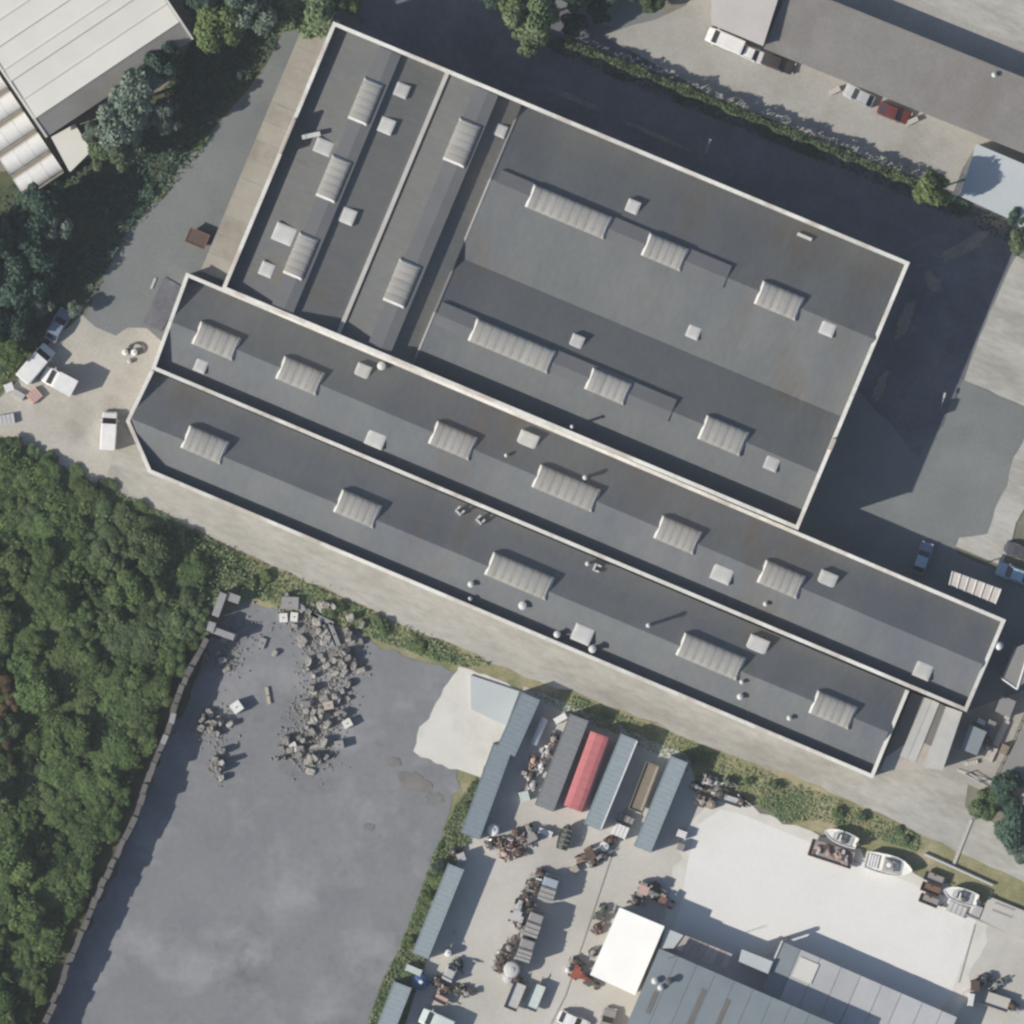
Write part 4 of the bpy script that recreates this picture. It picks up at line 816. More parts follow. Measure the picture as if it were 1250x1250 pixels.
# around the white shed
tractor('grey-brown tractor behind the white shed', 790, 1088, 20, 8, 'machine_grey', .95, 'machine_pink')
tractor('pink-fronted machine at the white shed corner', 812, 1100, 14, 8, 'machine_pink', .7, 'rust')
tractor('dark machine at the left wall of the white shed', 733, 1115, 6, -14, 'machine_green', .7, 'machine_dark')
implement('rust implement at the left wall of the white shed', 729, 1134, 8, -8, ('rust', 'machine_pink'), 1.3, 1.1)
implement('small green implement by the left wall of the white shed', 724, 1162, 8, -8, ('machine_green', 'machine_grey'), 1.0, .8)
tractor('long red machine below the white shed', 708, 1190, 16, 10, 'machine_red', .9, 'machine_red')
implement('dark green implement beside the long red machine', 702, 1174, 16, 4, ('machine_green', 'rust_dark'), 1.4, 1.0)
tank('small white drum left of the long red machine', 693, 1184, .3, .7, 'white_paint')
tractor('machine at the end of the long red one', 722, 1200, 14, 8, 'machine_green', .6, 'rust_dark')
# beside the middle left container
tank('small white drum beside the middle container', 547, 1163, .45, 1.3, 'white_paint')
t = thing('ladder', 'pale ladder leaning in the shade of the middle container', 'ladder', P(552, 1145), head(-6, 18))
for s_ in (-1, 1): part('rail', MB().tube((-1.1, s_ * .22, .15), (1.1, s_ * .22, 1.2), .05, n=6), 'machine_pale', t)
for k in range(7): part('rung', MB().tube((-.9 + k * .3, -.22, .25 + k * .143), (-.9 + k * .3, .22, .25 + k * .143), .04, n=6), 'machine_pale', t)
lorry('pale lilac small lorry right of the blue tarpaulin', 549, 1188, 6, -12, 'machine_pale', 2.0, 1.3, 1.8)
implement('dark implement right of the blue tarpaulin', 534, 1198, 10, 6, ('machine_dark', 'machine_grey'), 1.6, 1.2)
trailer('slim pale trailer above the pale green van', 537, 1219, 18, 9, 1.9, .8, 'machine_pink', 'machine_dark')
crate('white crate at the end of the middle container', 505, 1184, 8, 20, 1.4, 67, 'machine_pale', 'car_palegreen')
implement('yellowish implement casting a pointed shadow', 570, 1213, 18, -5, ('machine_green', 'wood'), 1.4, .7)
for i, (x, y, dx, dy, c, lab) in enumerate([(641, 1092, 5, -12, ('rust_dark', 'machine_dark'), 'dark rusty implement behind the northern lorry'), (660, 1066, 9, 4, ('machine_dark', 'rust_dark'), 'dark implement at the top end of the machine row'), (634, 1128, 4, 10, ('machine_grey', 'machine_dark'), 'grey implement left between the two grey lorries'), (612, 1168, 8, 8, ('rust', 'machine_dark'), 'rusty dark implement above the thin-framed one'),
        (630, 1196, 10, 3, ('machine_dark', 'machine_grey'), 'dark implement between round tank and trailers'), (598, 1030, 6, 8, ('machine_dark', 'machine_pale'), 'dark implement at the far left of the scrap cluster'), (630, 1018, 10, 5, ('rust_dark', 'machine_pink'), 'brown implement at the top of the scrap cluster'), (724, 1052, 10, -6, ('machine_dark', 'rust'), 'dark implement below the red-brown machine'), (745, 1026, 10, -6, ('rust_dark', 'rust'), 'brown implement right of the white drum'),
        (800, 1083, 14, 6, ('rust', 'machine_grey'), 'rusty implement behind the white shed tractors'), (776, 1099, 10, 5, ('machine_dark', 'machine_grey'), 'dark implement at the white shed top corner'), (559, 1176, 6, 12, ('machine_dark', 'machine_green'), 'dark implement beside the lilac lorry'), (545, 1207, 12, 4, ('rust_dark', 'machine_dark'), 'dark brown implement above the slim trailer'), (560, 1208, 12, -4, ('machine_green', 'machine_dark'), 'dark green implement right of the slim trailer'), (850, 960, 9, 4, ('machine_dark', 'rust'), 'dark implement beside the last container'), (888, 955, 12, 5, ('machine_green', 'machine_grey'), 'green-grey implement in the verge above the apron scrap'), (905, 978, 9, 4, ('machine_dark', 'machine_pale'), 'dark implement at the far right of the apron scrap'), (1200, 1195, 14, -6, ('machine_dark', 'rust_dark'), 'dark implement above the frame trailer'), (1236, 1228, 14, 6, ('machine_dark', 'machine_grey'), 'dark implement right of the frame trailer')]):
    implement(lab, x, y, dx, dy, c, 1.5, 1.0, i + 40)
# boats' side
trailer('trailer piled with grey and rusty scrap between the boats', 1015, 1042, 52, 17, 5.4, 2.0, 'machine_grey', 'rust', load=22, h=.6)
for x, y, m_, lab in [(1140, 1072, 'machine_grey', 'topmost of three small trailers beside the largest boat'), (1136, 1085, 'rust', 'middle of three small trailers beside the largest boat'), (1134, 1099, 'machine_grey', 'lowest of three small trailers beside the largest boat')]:
    trailer(lab, x, y, 20, 8, 2.3, 1.0, m_, 'rust_dark', h=.5)
crate('grey slatted pallet below the rightmost boat', 1168, 1110, 24, 13, .35, -23, 'machine_grey', 'machine_pale', 'pallet', 'pallet', 'pallets by the boats')
crate('second grey slatted pallet below the rightmost boat', 1192, 1112, 12, 13, .45, -23, 'machine_grey', 'machine_pale', 'pallet', 'pallet', 'pallets by the boats')
cs = prism_building('boat_store_slab', 'pale square concrete platform with two dark slots near the right edge', [(1207, 1094), (1290, 1128), (1290, 1165), (1237, 1142), (1196, 1122)], 0.45, 'concrete_yard', eave=1, cat='platform')
for dy in (0, 9): part('slot', MB().box(P(1227 - dy * .4, 1106 + dy, .535), (2.6, .25, .02), R(-21)), 'machine_grey', cs, cs.location)
t = thing('pipe_rail', 'long dark kerb pipe along the apron below the rightmost boat', 'pipe', P(1190, 1122)); part('pipe', MB().tube(P(1150, 1104, .2), P(1236, 1140, .2), .16, n=8), 'machine_grey', t, t.location)
t = thing('pipe_rail', 'pale kerb rail along the lane behind the boats', 'pipe', P(1170, 1060)); part('pipe', MB().tube(P(1128, 1042, .35), P(1212, 1080, .35), .16, n=8), 'machine_pale', t, t.location)
crate('dark brown cabinet at the right end of the grey shed', 1190, 1203, 11, 12, 1.8, 0, 'rust_dark'); crate('white upright cabinet beside the dark brown one', 1185, 1220, 7, 15, 1.7, -10, 'white_paint')
trailer('dark frame trailer at the right end of the grey shed', 1216, 1222, 30, 10, 3.2, 1.6, 'concrete_yard', 'machine_dark', h=.6)
implement('thin steel frame at the right end of the grey shed', 1215, 1202, 22, -12, ('machine_grey', 'machine_green'), 2.6, 1.0)
# small yard left
for i, (x, y, a, b, an_, c, lab) in enumerate([(11, 473, 11, 10, 20, 'white_paint', 'white box among the rubbish at the left yard edge'), (23, 482, 8, 14, 60, 'machine_pale', 'pale tilted box right of the white rubbish box'), (42, 483, 16, 14, 40, 'machine_pink', 'pinkish box below the tilted white van'), (8, 512, 20, 12, 10, 'machine_pale', 'pale flat box at the far left yard edge')]):
    crate(lab, x, y, a, b, .6, an_, c)
tank('ring of white drums, left drum, on the sandy circle', 153, 430, .38, .5, 'white_paint'); tank('ring of white drums, right drum, on the sandy circle', 164, 430, .42, .5, 'white_paint'); tank('ring of white drums, lower drum, on the sandy circle', 158, 441, .3, .5, 'machine_pale')
t = thing('coiled_hose', 'dark coiled hose beside the white drums', 'hose', P(166, 426)); part('coil', MB().strip([(.9 * math.cos(k * math.pi / 8), .7 * math.sin(k * math.pi / 8)) for k in range(16)], .18, 0.2, .38, True), 'machine_dark', t)
t = thing('shadow_stand_in', 'dark brown tub standing in for a shadow patch beside the tan canopy', 'shadow_stand_in', P(241, 291), AT)  # dark tub added in place of a shadow patch on the asphalt
part('tub', MB().loft([[(sx * a, sy * b, z) for sx, sy in ((-1, -1), (1, -1), (1, 1), (-1, 1))] for a, b, z in ((.9, .6, .15), (1.25, .9, 1.2))]), 'rust_dark', t); part('rim', MB().strip([(-1.25, -.9), (1.25, -.9), (1.25, .9), (-1.25, .9)], .12, 1.2, 1.3, True), 'rust', t); part('load', MB().box((0, 0, 1.1), (2.0, 1.4, .15)), 'machine_dark', t)
crate('pale post rack by the workshop wall', 1019, 111, 6, 14, .6, -65, 'wood_pale', 'sheet_slat'); crate('pale upright rack beside the maroon car', 1113, 148, 6, 16, .7, -65, 'wood_pale', 'sheet_slat')
crate('white cistern box at the long building east corner', 1198, 881, 11, 6, .8, -25, 'white_paint')
for x, y, a, b, an_, lab in [(1222, 895, 8, 34, -25, 'pale plank stack along the dark fence'), (1232, 870, 7, 20, -25, 'pale short plank stack above the long one'), (1186, 931, 16, 5, 12, 'pale plank bundle by the lean-to corner'), (1210, 920, 10, 18, -25, 'pinkish board stack beside the plank bundle')]:
    crate(lab, x, y, a, b, .35, an_, 'wood_pale', 'sheet_slat', 'plank_stack', 'planks', 'plank stacks east of the lean-to')
def fence(label, pts, h=1.6, m='machine_dark', gap=12):
    a = P(*pts[0]); t = thing('fence', label, 'fence', a)
    for (x0, y0), (x1, y1) in zip(pts, pts[1:]):
        p, q_ = P(x0, y0), P(x1, y1); n = max(2, int((q_ - p).length / (gap * S)))
        for z in (.3, h * .6, h): part('rail', MB().tube(p + Vector((0, 0, z)), q_ + Vector((0, 0, z)), .05, n=6), m, t, a)
        for k in range(n + 1): part('post', MB().tube(p.lerp(q_, k / n), p.lerp(q_, k / n) + Vector((0, 0, h + .1)), .07, n=6), m, t, a)
prism_building('small_store', 'small grey-blue store roof beside the lean-to corner', [(1183, 884), (1204, 893), (1192, 922), (1172, 914)], 2.2, 'roof_bluegrey', eave=1, cat='shed')
prism_building('small_store', 'small pale store roof above the dark fence', [(1222, 848), (1240, 856), (1232, 876), (1214, 868)], 2.0, 'roof_white_grey', eave=1, cat='shed')
crate('dark upright cabinet beside the small grey-blue store', 1210, 884, 10, 9, 1.2, -25, 'machine_dark', 'machine_grey'); crate('brown crate between the plank stacks', 1226, 915, 10, 12, .8, -25, 'rust', 'wood')
implement('rusty implement between the small store and the planks', 1204, 905, 6, 12, ('rust', 'machine_grey'), 1.5, .9, 77)
fence('dark fence beside the planks at the right edge', [(1252, 868), (1236, 905), (1216, 945)])
fence('pale rail fence at the lower right along the tree', [(1178, 945), (1212, 965), (1262, 992)], 1.0, 'machine_pale', 20)
def lamp_post(label, px, py, h, dx, dy):
    t = thing('lamp_post', label, 'lamp post', P(px, py), head(dx, dy)); part('pole', MB().tube((0, 0, 0), (0, 0, h), .09, .06), 'steel', t); part('arm', MB().tube((0, 0, h), (1.3, 0, h + .2), .05), 'steel', t); part('lamp_head', MB().box((1.5, 0, h + .18), (.6, .25, .12)), 'machine_pale', t)
lamp_post('grey lamp post on the shaded road north of the hall', 861, 188, 5.0, 4, -12)
lamp_post('short grey lamp post in the shaded yard east of the hall', 1149, 497, 1.0, 3, -12)

# ------------------------------------------------------------------ stones and walls
def stone_mesh(seed):
    r = random.Random(seed); vs, fs = [], []
    base = [(-1, -1), (0, -1.15), (1, -1), (1.1, 0), (1, 1), (0, 1.1), (-1, 1), (-1.1, 0)]
    for z, f in ((-.1, 1.0), (.62, 1.02), (1.0, .78)):
        for x, y in base: vs.append((x * .5 * f * r.uniform(.82, 1.12), y * .5 * f * r.uniform(.82, 1.12), z * r.uniform(.9, 1.1)))
    n = 8
    for k in range(2):
        for i in range(n): fs.append((k * n + i, k * n + (i + 1) % n, (k + 1) * n + (i + 1) % n, (k + 1) * n + i))
    fs.append(tuple(range(16, 24))); me = bpy.data.meshes.new('stone'); me.from_pydata(vs, [], fs); me.update(); me.materials.append(M['stone']); return me
SM = [stone_mesh(s_) for s_ in range(6)]
def stone(label, px, py, a, b, h, ang, group, z=0.0):
    o = link('stone_block', random.choice(SM), None, None, P(px, py, z), ang, scale=(a * S, b * S, h)); tag(o, label, 'stone', group)
r = random.Random(5)
spine = [(372, 745), (382, 770), (398, 785), (400, 815), (395, 840), (398, 860), (388, 875), (380, 895), (372, 910), (378, 925)]
for (x, y) in spine:
    for k in range(9):
        a, b, h = r.uniform(4, 14), r.uniform(4, 8), r.uniform(.3, 1.3)
        kind = 'long' if a > 10 else 'tall' if h > .9 else 'squat'; zone = 'northern' if y < 800 else 'middle' if y < 870 else 'southern'
        stone('%s grey rubble block in the %s part of the long heap' % (kind, zone), x + r.gauss(0, 17), y + r.gauss(0, 11), a, b, h, r.uniform(0, 3), '%s rubble blocks, %s heap' % (kind, zone))
for k in range(14): stone('grey rubble block at the top right of the heap by the verge', 425 + r.gauss(0, 11), 800 + r.gauss(0, 20), r.uniform(5, 12), r.uniform(5, 9), r.uniform(.5, 1.7), r.uniform(0, 3), 'rubble blocks beside the verge')
for k in range(16): stone('stone block in the small heap near the block wall', 262 + r.gauss(0, 10), 886 + r.gauss(0, 10), r.uniform(5, 10), r.uniform(4, 8), r.uniform(.5, 1.7), r.uniform(0, 3), 'stone blocks of the small heap')
for k in range(7): stone('stone block in the southern heap near the block wall', 268 + r.gauss(0, 4), 936 + r.gauss(0, 11), r.uniform(5, 9), r.uniform(5, 8), r.uniform(.9, 1.9), r.uniform(0, 3), 'stone blocks of the southern heap')
for k in range(10): stone('rubble block at the head of the block wall', 275 + r.gauss(0, 9), 800 + r.gauss(0, 11), r.uniform(4, 11), r.uniform(4, 8), r.uniform(.3, .9), r.uniform(0, 3), 'rubble by the wall head')
r4 = random.Random(44); cv, cf = [], []
for (x, y), n_, sx, sy in [(q_, 190, 17, 12) for q_ in spine] + [((425, 800), 160, 12, 20), ((262, 886), 170, 13, 12), ((268, 936), 90, 6, 12), ((276, 800), 160, 11, 14), ((300, 770), 90, 16, 12)]:
    for k in range(n_):
        p = P(x + r4.gauss(0, sx), y + r4.gauss(0, sy)); u = r4.uniform(.06, .24); a = r4.uniform(0, 6.3); o = len(cv)
        cv += [(p.x + u * math.cos(a + t) * r4.uniform(.6, 1.2), p.y + u * math.sin(a + t) * r4.uniform(.6, 1.2), .05) for t in (0, 1.57, 3.14, 4.71)] + [(p.x, p.y, .1 + u * r4.uniform(.6, 1.3))]
        cf += [(o, o + 1, o + 4), (o + 1, o + 2, o + 4), (o + 2, o + 3, o + 4), (o + 3, o, o + 4)]
cm = bpy.data.meshes.new('rubble'); cm.from_pydata(cv, [], cf); cm.update(); cm.materials.append(M['rubble_dust']); tag(link('rubble', cm), 'small rubble chips spread around the stone heaps on the gravel yard', 'rubble', kind='stuff')
def cblock(label, px, py, a, b, h, ang, m='block_pale', group='large concrete blocks on the gravel yard'):
    t = thing('concrete_block', label, 'concrete block', P(px, py), R(ang), group); part('block', MB().box((0, 0, h / 2), (a * S, b * S, h)), m, t); part('lifting_eye', MB().tube((-.15, 0, h + .02), (.15, 0, h + .02), .05), 'machine_dark', t)
cblock('square white block beside the small stone heap', 289, 863, 13, 13, 1.3, 35, 'white_paint')
cblock('pale square block standing by the verge', 354, 736, 21, 15, .9, -3); cblock('left of two small white blocks below the square one', 346, 754, 10, 11, .7, 3, 'coping'); cblock('right of two small white blocks below the square one', 359, 753, 9, 11, .7, -5, 'coping')
cblock('long thin pale beam in the middle of the gravel yard', 327, 849, 4, 21, .35, 10, 'wood_pale'); cblock('short pale block west of the rubble heap', 320, 785, 8, 13, .4, -20, 'block_pale')
for x, y, ang, lab in [(393, 755, -25, 'upper long concrete beam at the top of the rubble heap'), (401, 776, -68, 'left of two long concrete beams in the rubble heap'), (408, 774, -68, 'right of two long concrete beams in the rubble heap'), (376, 746, -35, 'tilted beam at the verge end of the rubble heap')]: cblock(lab, x, y, 30, 5, .7, ang, 'block_pale')
cblock('white block east of the rubble heap', 424, 883, 11, 10, 1.0, 30, 'coping'); cblock('pale upright block casting a dark shadow by the rubble heap', 401, 861, 12, 10, 1.2, 10, 'wood_pale'); cblock('pale block with a dark shadow south-east of the heap', 414, 909, 11, 10, 1.1, 10, 'block_pale'); cblock('white block at the lower left of the heap', 358, 912, 9, 12, .8, 20, 'coping')
# block wall between wood and gravel
wl = [(253, 779), (228, 825), (212, 870), (205, 896), (189, 930), (166, 996), (146, 1037), (123, 1083), (102, 1135), (84, 1176), (66, 1224), (40, 1275)]
bw = thing('block_wall', 'uneven grey concrete block wall along the edge of the wood', 'wall', P(150, 1030)); r = random.Random(9)
unit = MB().box((0, 0, .5), (1, 1, 1)).mesh('block'); fix_normals(unit); unit.materials.append(M['block'])
unit2 = MB().box((0, 0, .5), (1, 1, 1)).mesh('block'); fix_normals(unit2); unit2.materials.append(M['block_pale'])
for (x0, y0), (x1, y1) in zip(wl, wl[1:]):
    a, b = P(x0, y0), P(x1, y1); n = max(2, round((b - a).length / 1.35)); ang = math.atan2(b.y - a.y, b.x - a.x)
    for k in range(n):
        c = a.lerp(b, (k + .5) / n) + Vector((r.uniform(-.12, .12), r.uniform(-.08, .08), 0)); lnb = (b - a).length / n * .96; z = 0
        for lev in range(4):
            hh = r.uniform(.96, 1.08) if lev < 3 else r.uniform(.08, .5)
            if lev == 3 and r.random() < .3: break
            link('block', unit2 if r.random() < .06 else unit, None, bw, c - bw.location + Vector((r.uniform(-.06, .06), 0, z)), ang + r.uniform(-.05, .05), scale=(lnb, .66 * r.uniform(.85, 1.15), hh)); z += hh + .004
rw = thing('ruined_wall', 'broken L-shaped concrete wall remains at the wood corner', 'wall', P(272, 750))
for x, y, a, b, ang, h in [(268, 738, 9, 30, -20, 2.6), (285, 730, 16, 10, -20, 2.3), (258, 765, 9, 12, -20, 2.6), (272, 773, 30, 8, -20, 2.4)]: part('wall_piece', MB().box((0, 0, h / 2), (a * S, b * S, h), R(ang)), 'block_pale', rw, loc=P(x, y) - rw.location)

# ------------------------------------------------------------------ vegetation
def crown_mesh(name, seed, m, lobes=11, Rr=2.6, H=3.2, leaves=4200, size=.30, z0=1.4, spread=.62, flat=.75):
    r = random.Random(seed); vs, fs = [], []; lb_ = []
    for i in range(lobes):
        a = r.uniform(0, 2 * math.pi); d = Rr * spread * math.sqrt(r.random()); lr = Rr * r.uniform(.17, .46)
        lb_.append((d * math.cos(a), d * math.sin(a), z0 + H * (.35 + .5 * r.random() * (1 - d / Rr * .6)), lr))
    tot = sum(q_[3] ** 2 for q_ in lb_)
    for lx, ly, lz, lr in lb_:
        for k in range(int(leaves * lr * lr / tot)):
            z_ = r.uniform(-.55, 1); a = r.uniform(0, 2 * math.pi); q_ = math.sqrt(max(0, 1 - z_ * z_)); rad = lr * (1 - .45 * r.random() ** 2.2) * (1.12 if r.random() < .12 else 1)
            n = Vector((q_ * math.cos(a), q_ * math.sin(a), z_)); p = Vector((lx, ly, lz)) + Vector((n.x * rad, n.y * rad, n.z * rad * flat))
            n = (n + Vector((r.uniform(-.7, .7), r.uniform(-.7, .7), r.uniform(-.3, .9)))).normalized(); u = n.orthogonal().normalized(); v = n.cross(u); s_ = size * r.uniform(.5, 1.25); t = r.uniform(0, 6.3)
            u, v = (u * math.cos(t) + v * math.sin(t)) * s_, (v * math.cos(t) - u * math.sin(t)) * s_ * .62
            o = len(vs); vs += [p - u, p + v * .9 - u * .1, p + u, p - v * .9 - u * .1]; fs.append((o, o + 1, o + 2, o + 3))
    me = bpy.data.meshes.new(name); me.from_pydata([tuple(x) for x in vs], [], fs); me.update(); me.materials.append(M[m]); return me
def trunk_mesh(seed, H=3.2, Rr=2.6):
    r = random.Random(seed); mb = MB(); pts = [(0, 0, -.2, .17), (r.uniform(-.1, .1), .05, 1.0, .14), (.1, r.uniform(-.1, .1), 1.4 + H * .35, .09), (0, .1, 1.4 + H * .6, .04)]
    for a, b in zip(pts, pts[1:]): mb.tube(a[:3], b[:3], a[3], b[3], 7)
    for k in range(5):
        a = k * 1.26 + r.uniform(-.3, .3); z = 1.2 + r.uniform(0, H * .3); mb.tube((0, 0, z), (Rr * .5 * math.cos(a), Rr * .5 * math.sin(a), z + H * .3), .07, .025, 5)
    me = mb.mesh('trunk'); me.materials.append(M['bark']); return me
TM = [trunk_mesh(s_) for s_ in range(3)]
CR = {}
for m in ('leaf_wood', 'leaf_dry', 'leaf_brown', 'leaf_green', 'leaf_blue', 'leaf_pale', 'leaf_dark'):
    CR[m] = [crown_mesh('crown', 31 * i + len(m) * 7, m, lobes=16 + 5 * i, size=.24, leaves=5200, spread=.78) for i in range(4 if m == 'leaf_wood' else 2)]
rt = random.Random(21)
def tree(name, label, px, py, rpx, h, m, group=None):
    t = thing(name, label, 'tree' if name.endswith('tree') else 'shrub', P(px, py), rt.uniform(0, 6.28), group)
    k = rpx * S / 2.45; kz = h / 4.6; t.scale = (k, k, kz)
    link('trunk', rt.choice(TM), None, t); link('crown', rt.choice(CR[m]), None, t); return t
# wood on the left: one crown after another
def inside(px, py, poly):
    c = False
    for (x0, y0), (x1, y1) in zip(poly, poly[1:] + poly[:1]):
        if (y0 > py) != (y1 > py) and px < (x1 - x0) * (py - y0) / (y1 - y0) + x0: c = not c
    return c
wood = [(-30, 548), (20, 548), (75, 590), (150, 630), (215, 665), (248, 690), (250, 760), (215, 815), (188, 880), (158, 960), (125, 1035), (95, 1100), (60, 1190), (30, 1275), (-30, 1275)]
placed = []; tries = 0
def wall_x(y):
    for (x0, y0), (x1, y1) in zip(wl, wl[1:]):
        if y0 <= y <= y1: return x0 + (x1 - x0) * (y - y0) / (y1 - y0)
    return 260
while len(placed) < 300 and tries < 16000:
    tries += 1; x, y = rt.uniform(-30, 255), rt.uniform(545, 1275); rad = rt.choice([11, 14, 17, 20, 24, 28])
    if not inside(x, y, wood): continue
    if any((x - a) ** 2 + (y - b) ** 2 < (0.42 * (rad + c)) ** 2 for a, b, c in placed): continue
    near = wall_x(y) - x < 36 and y > 780
    placed.append((x, y, rad)); dry = (y < 790 and x > 110 and rt.random() < .65) or (x < 40 and rt.random() < .22)
    h = (rt.uniform(1.5, 2.3) if rt.random() < .8 else rt.uniform(2.6, 4.2)) * (rad / 16) ** .3
    if y < 610 + x * .32: h = min(h, 1.6)
    if near: h = min(h, 2.0); rad = min(rad, 15)
    size = 'small' if rad < 13 else 'broad' if rad > 19 else 'mid-sized'
    zone = 'against the block wall' if near else 'at the yard and lane edge of the wood' if y < 700 and x + 250 > y * .55 + 0 and y < 640 + x * .25 else 'cut by or near the left picture edge' if x < 30 else 'in the upper part of the wood' if y < 850 else 'in the middle part of the wood' if y < 1050 else 'in the bottom part of the wood'
    kind = 'dry olive' if dry else 'green'
    lab = '%s %s scrub tree %s' % (size, kind, zone)
    tree('scrub_tree', lab, x, y, rad, h, 'leaf_dry' if dry else rt.choice(['leaf_wood'] * 5 + ['leaf_green']), lab.replace('tree', 'trees'))
def scatter(name, label, polys, count, m, size, hgt, cat, seed=3):
    """Low leafy cover spread over map polygons; one mass of small blades."""
    r = random.Random(seed); vs, fs = [], []
    areas = []
    for po_ in polys: areas.append(abs(sum(a[0] * b[1] - b[0] * a[1] for a, b in zip(po_, po_[1:] + po_[:1]))) / 2)
    for po_, ar in zip(polys, areas):
        x0, x1 = min(p[0] for p in po_), max(p[0] for p in po_); y0, y1 = min(p[1] for p in po_), max(p[1] for p in po_); k = 0; want = int(count * ar / sum(areas)); cl = [(r.uniform(x0, x1), r.uniform(y0, y1), r.uniform(6, 22), r.uniform(.4, 1.6)) for _ in range(max(4, int(ar / 260)))]
        g_ = 0
        while k < want and g_ < want * 12:
            g_ += 1; c = r.choice(cl); x, y = r.gauss(c[0], c[2] * .6), r.gauss(c[1], c[2] * .6)
            if r.random() < .3: x, y = r.uniform(x0, x1), r.uniform(y0, y1)
            if not inside(x, y, po_): continue
            k += 1; p = P(x, y, hgt * r.random() * c[3] + .05); n = Vector((r.uniform(-.8, .8), r.uniform(-.8, .8), 1)).normalized(); u = n.orthogonal().normalized(); v = n.cross(u); t = r.uniform(0, 6.3); s_ = size * r.uniform(.5, 1.3)
            u, v = (u * math.cos(t) + v * math.sin(t)) * s_, (v * math.cos(t) - u * math.sin(t)) * s_ * .45
            o = len(vs); vs += [p - u, p + v, p + u, p - v]; fs.append((o, o + 1, o + 2, o + 3))
    me = bpy.data.meshes.new(name); me.from_pydata([tuple(x) for x in vs], [], fs); me.update(); me.materials.append(M[m]); o = link(name, me); return tag(o, label, cat, kind='stuff')
VG = [[(30, 548), (130, 595), (200, 628), (290, 675), (395, 722), (500, 768), (600, 812), (560, 815), (470, 785), (440, 770), (340, 738), (290, 728), (252, 690), (200, 660), (120, 615)]]
scatter('grass', 'green weedy grass verge between the lane and the gravel yard', VG, 16000, 'grass_blade', .2, .35, 'grass', 3)
scatter('grass', 'olive weeds spilling from the wood towards the lane', [[(110, 612), (200, 640), (262, 668), (300, 690), (330, 730), (285, 732), (255, 760), (215, 770), (150, 700)]], 9000, 'grass_blade', .2, 1.0, 'weeds', 15)
scatter('grass', 'grass verge between the lane and the container yard', [[(640, 838), (700, 850), (840, 905), (1000, 968), (1120, 1020), (1120, 1040), (1000, 1000), (960, 1005), (900, 965), (845, 945), (760, 898), (680, 868)]], 6500, 'grass_blade', .19, .18, 'grass', 5)
scatter('grass', 'grass strip along the left container row', [[(582, 948), (555, 985), (526, 1050), (510, 1100), (484, 1165), (466, 1200), (446, 1258), (490, 1258), (520, 1170), (556, 1050), (575, 1020), (600, 960)]], 15000, 'grass_blade', .2, .35, 'grass', 6)
scatter('undergrowth', 'dark undergrowth between the crowns of the left-hand wood', [wood], 36000, 'leaf_wood', .26, 1.5, 'undergrowth', 7)
scatter('undergrowth', 'shaded undergrowth beside the white warehouse and yard', [[(0, 230), (60, 215), (110, 200), (160, 180), (230, 60), (250, 20), (345, 0), (335, 60), (250, 165), (190, 235), (150, 290), (110, 370), (70, 390), (40, 420), (0, 460)]], 9000, 'leaf_dark', .3, .6, 'undergrowth', 8)
scatter('grass', 'yellow-green weeds along the access road edge', [[(200, 215), (215, 200), (250, 165), (262, 160), (230, 205), (190, 250), (150, 300), (100, 352), (92, 345), (140, 300)]], 900, 'leaf_pale', .22, .4, 'weeds', 9)
scatter('grass', 'green weeds behind the white vans at the left edge', [[(0, 440), (30, 415), (60, 410), (40, 425), (15, 455), (0, 475)]], 1200, 'leaf_green', .25, .4, 'weeds', 12)
scatter('grass', 'shaded weeds at the foot of the clipped hedge', [[(640, 40), (700, 50), (900, 130), (1130, 225), (1240, 275), (1240, 300), (1130, 248), (900, 155), (690, 70)]], 5000, 'leaf_dark', .26, .35, 'weeds', 13)
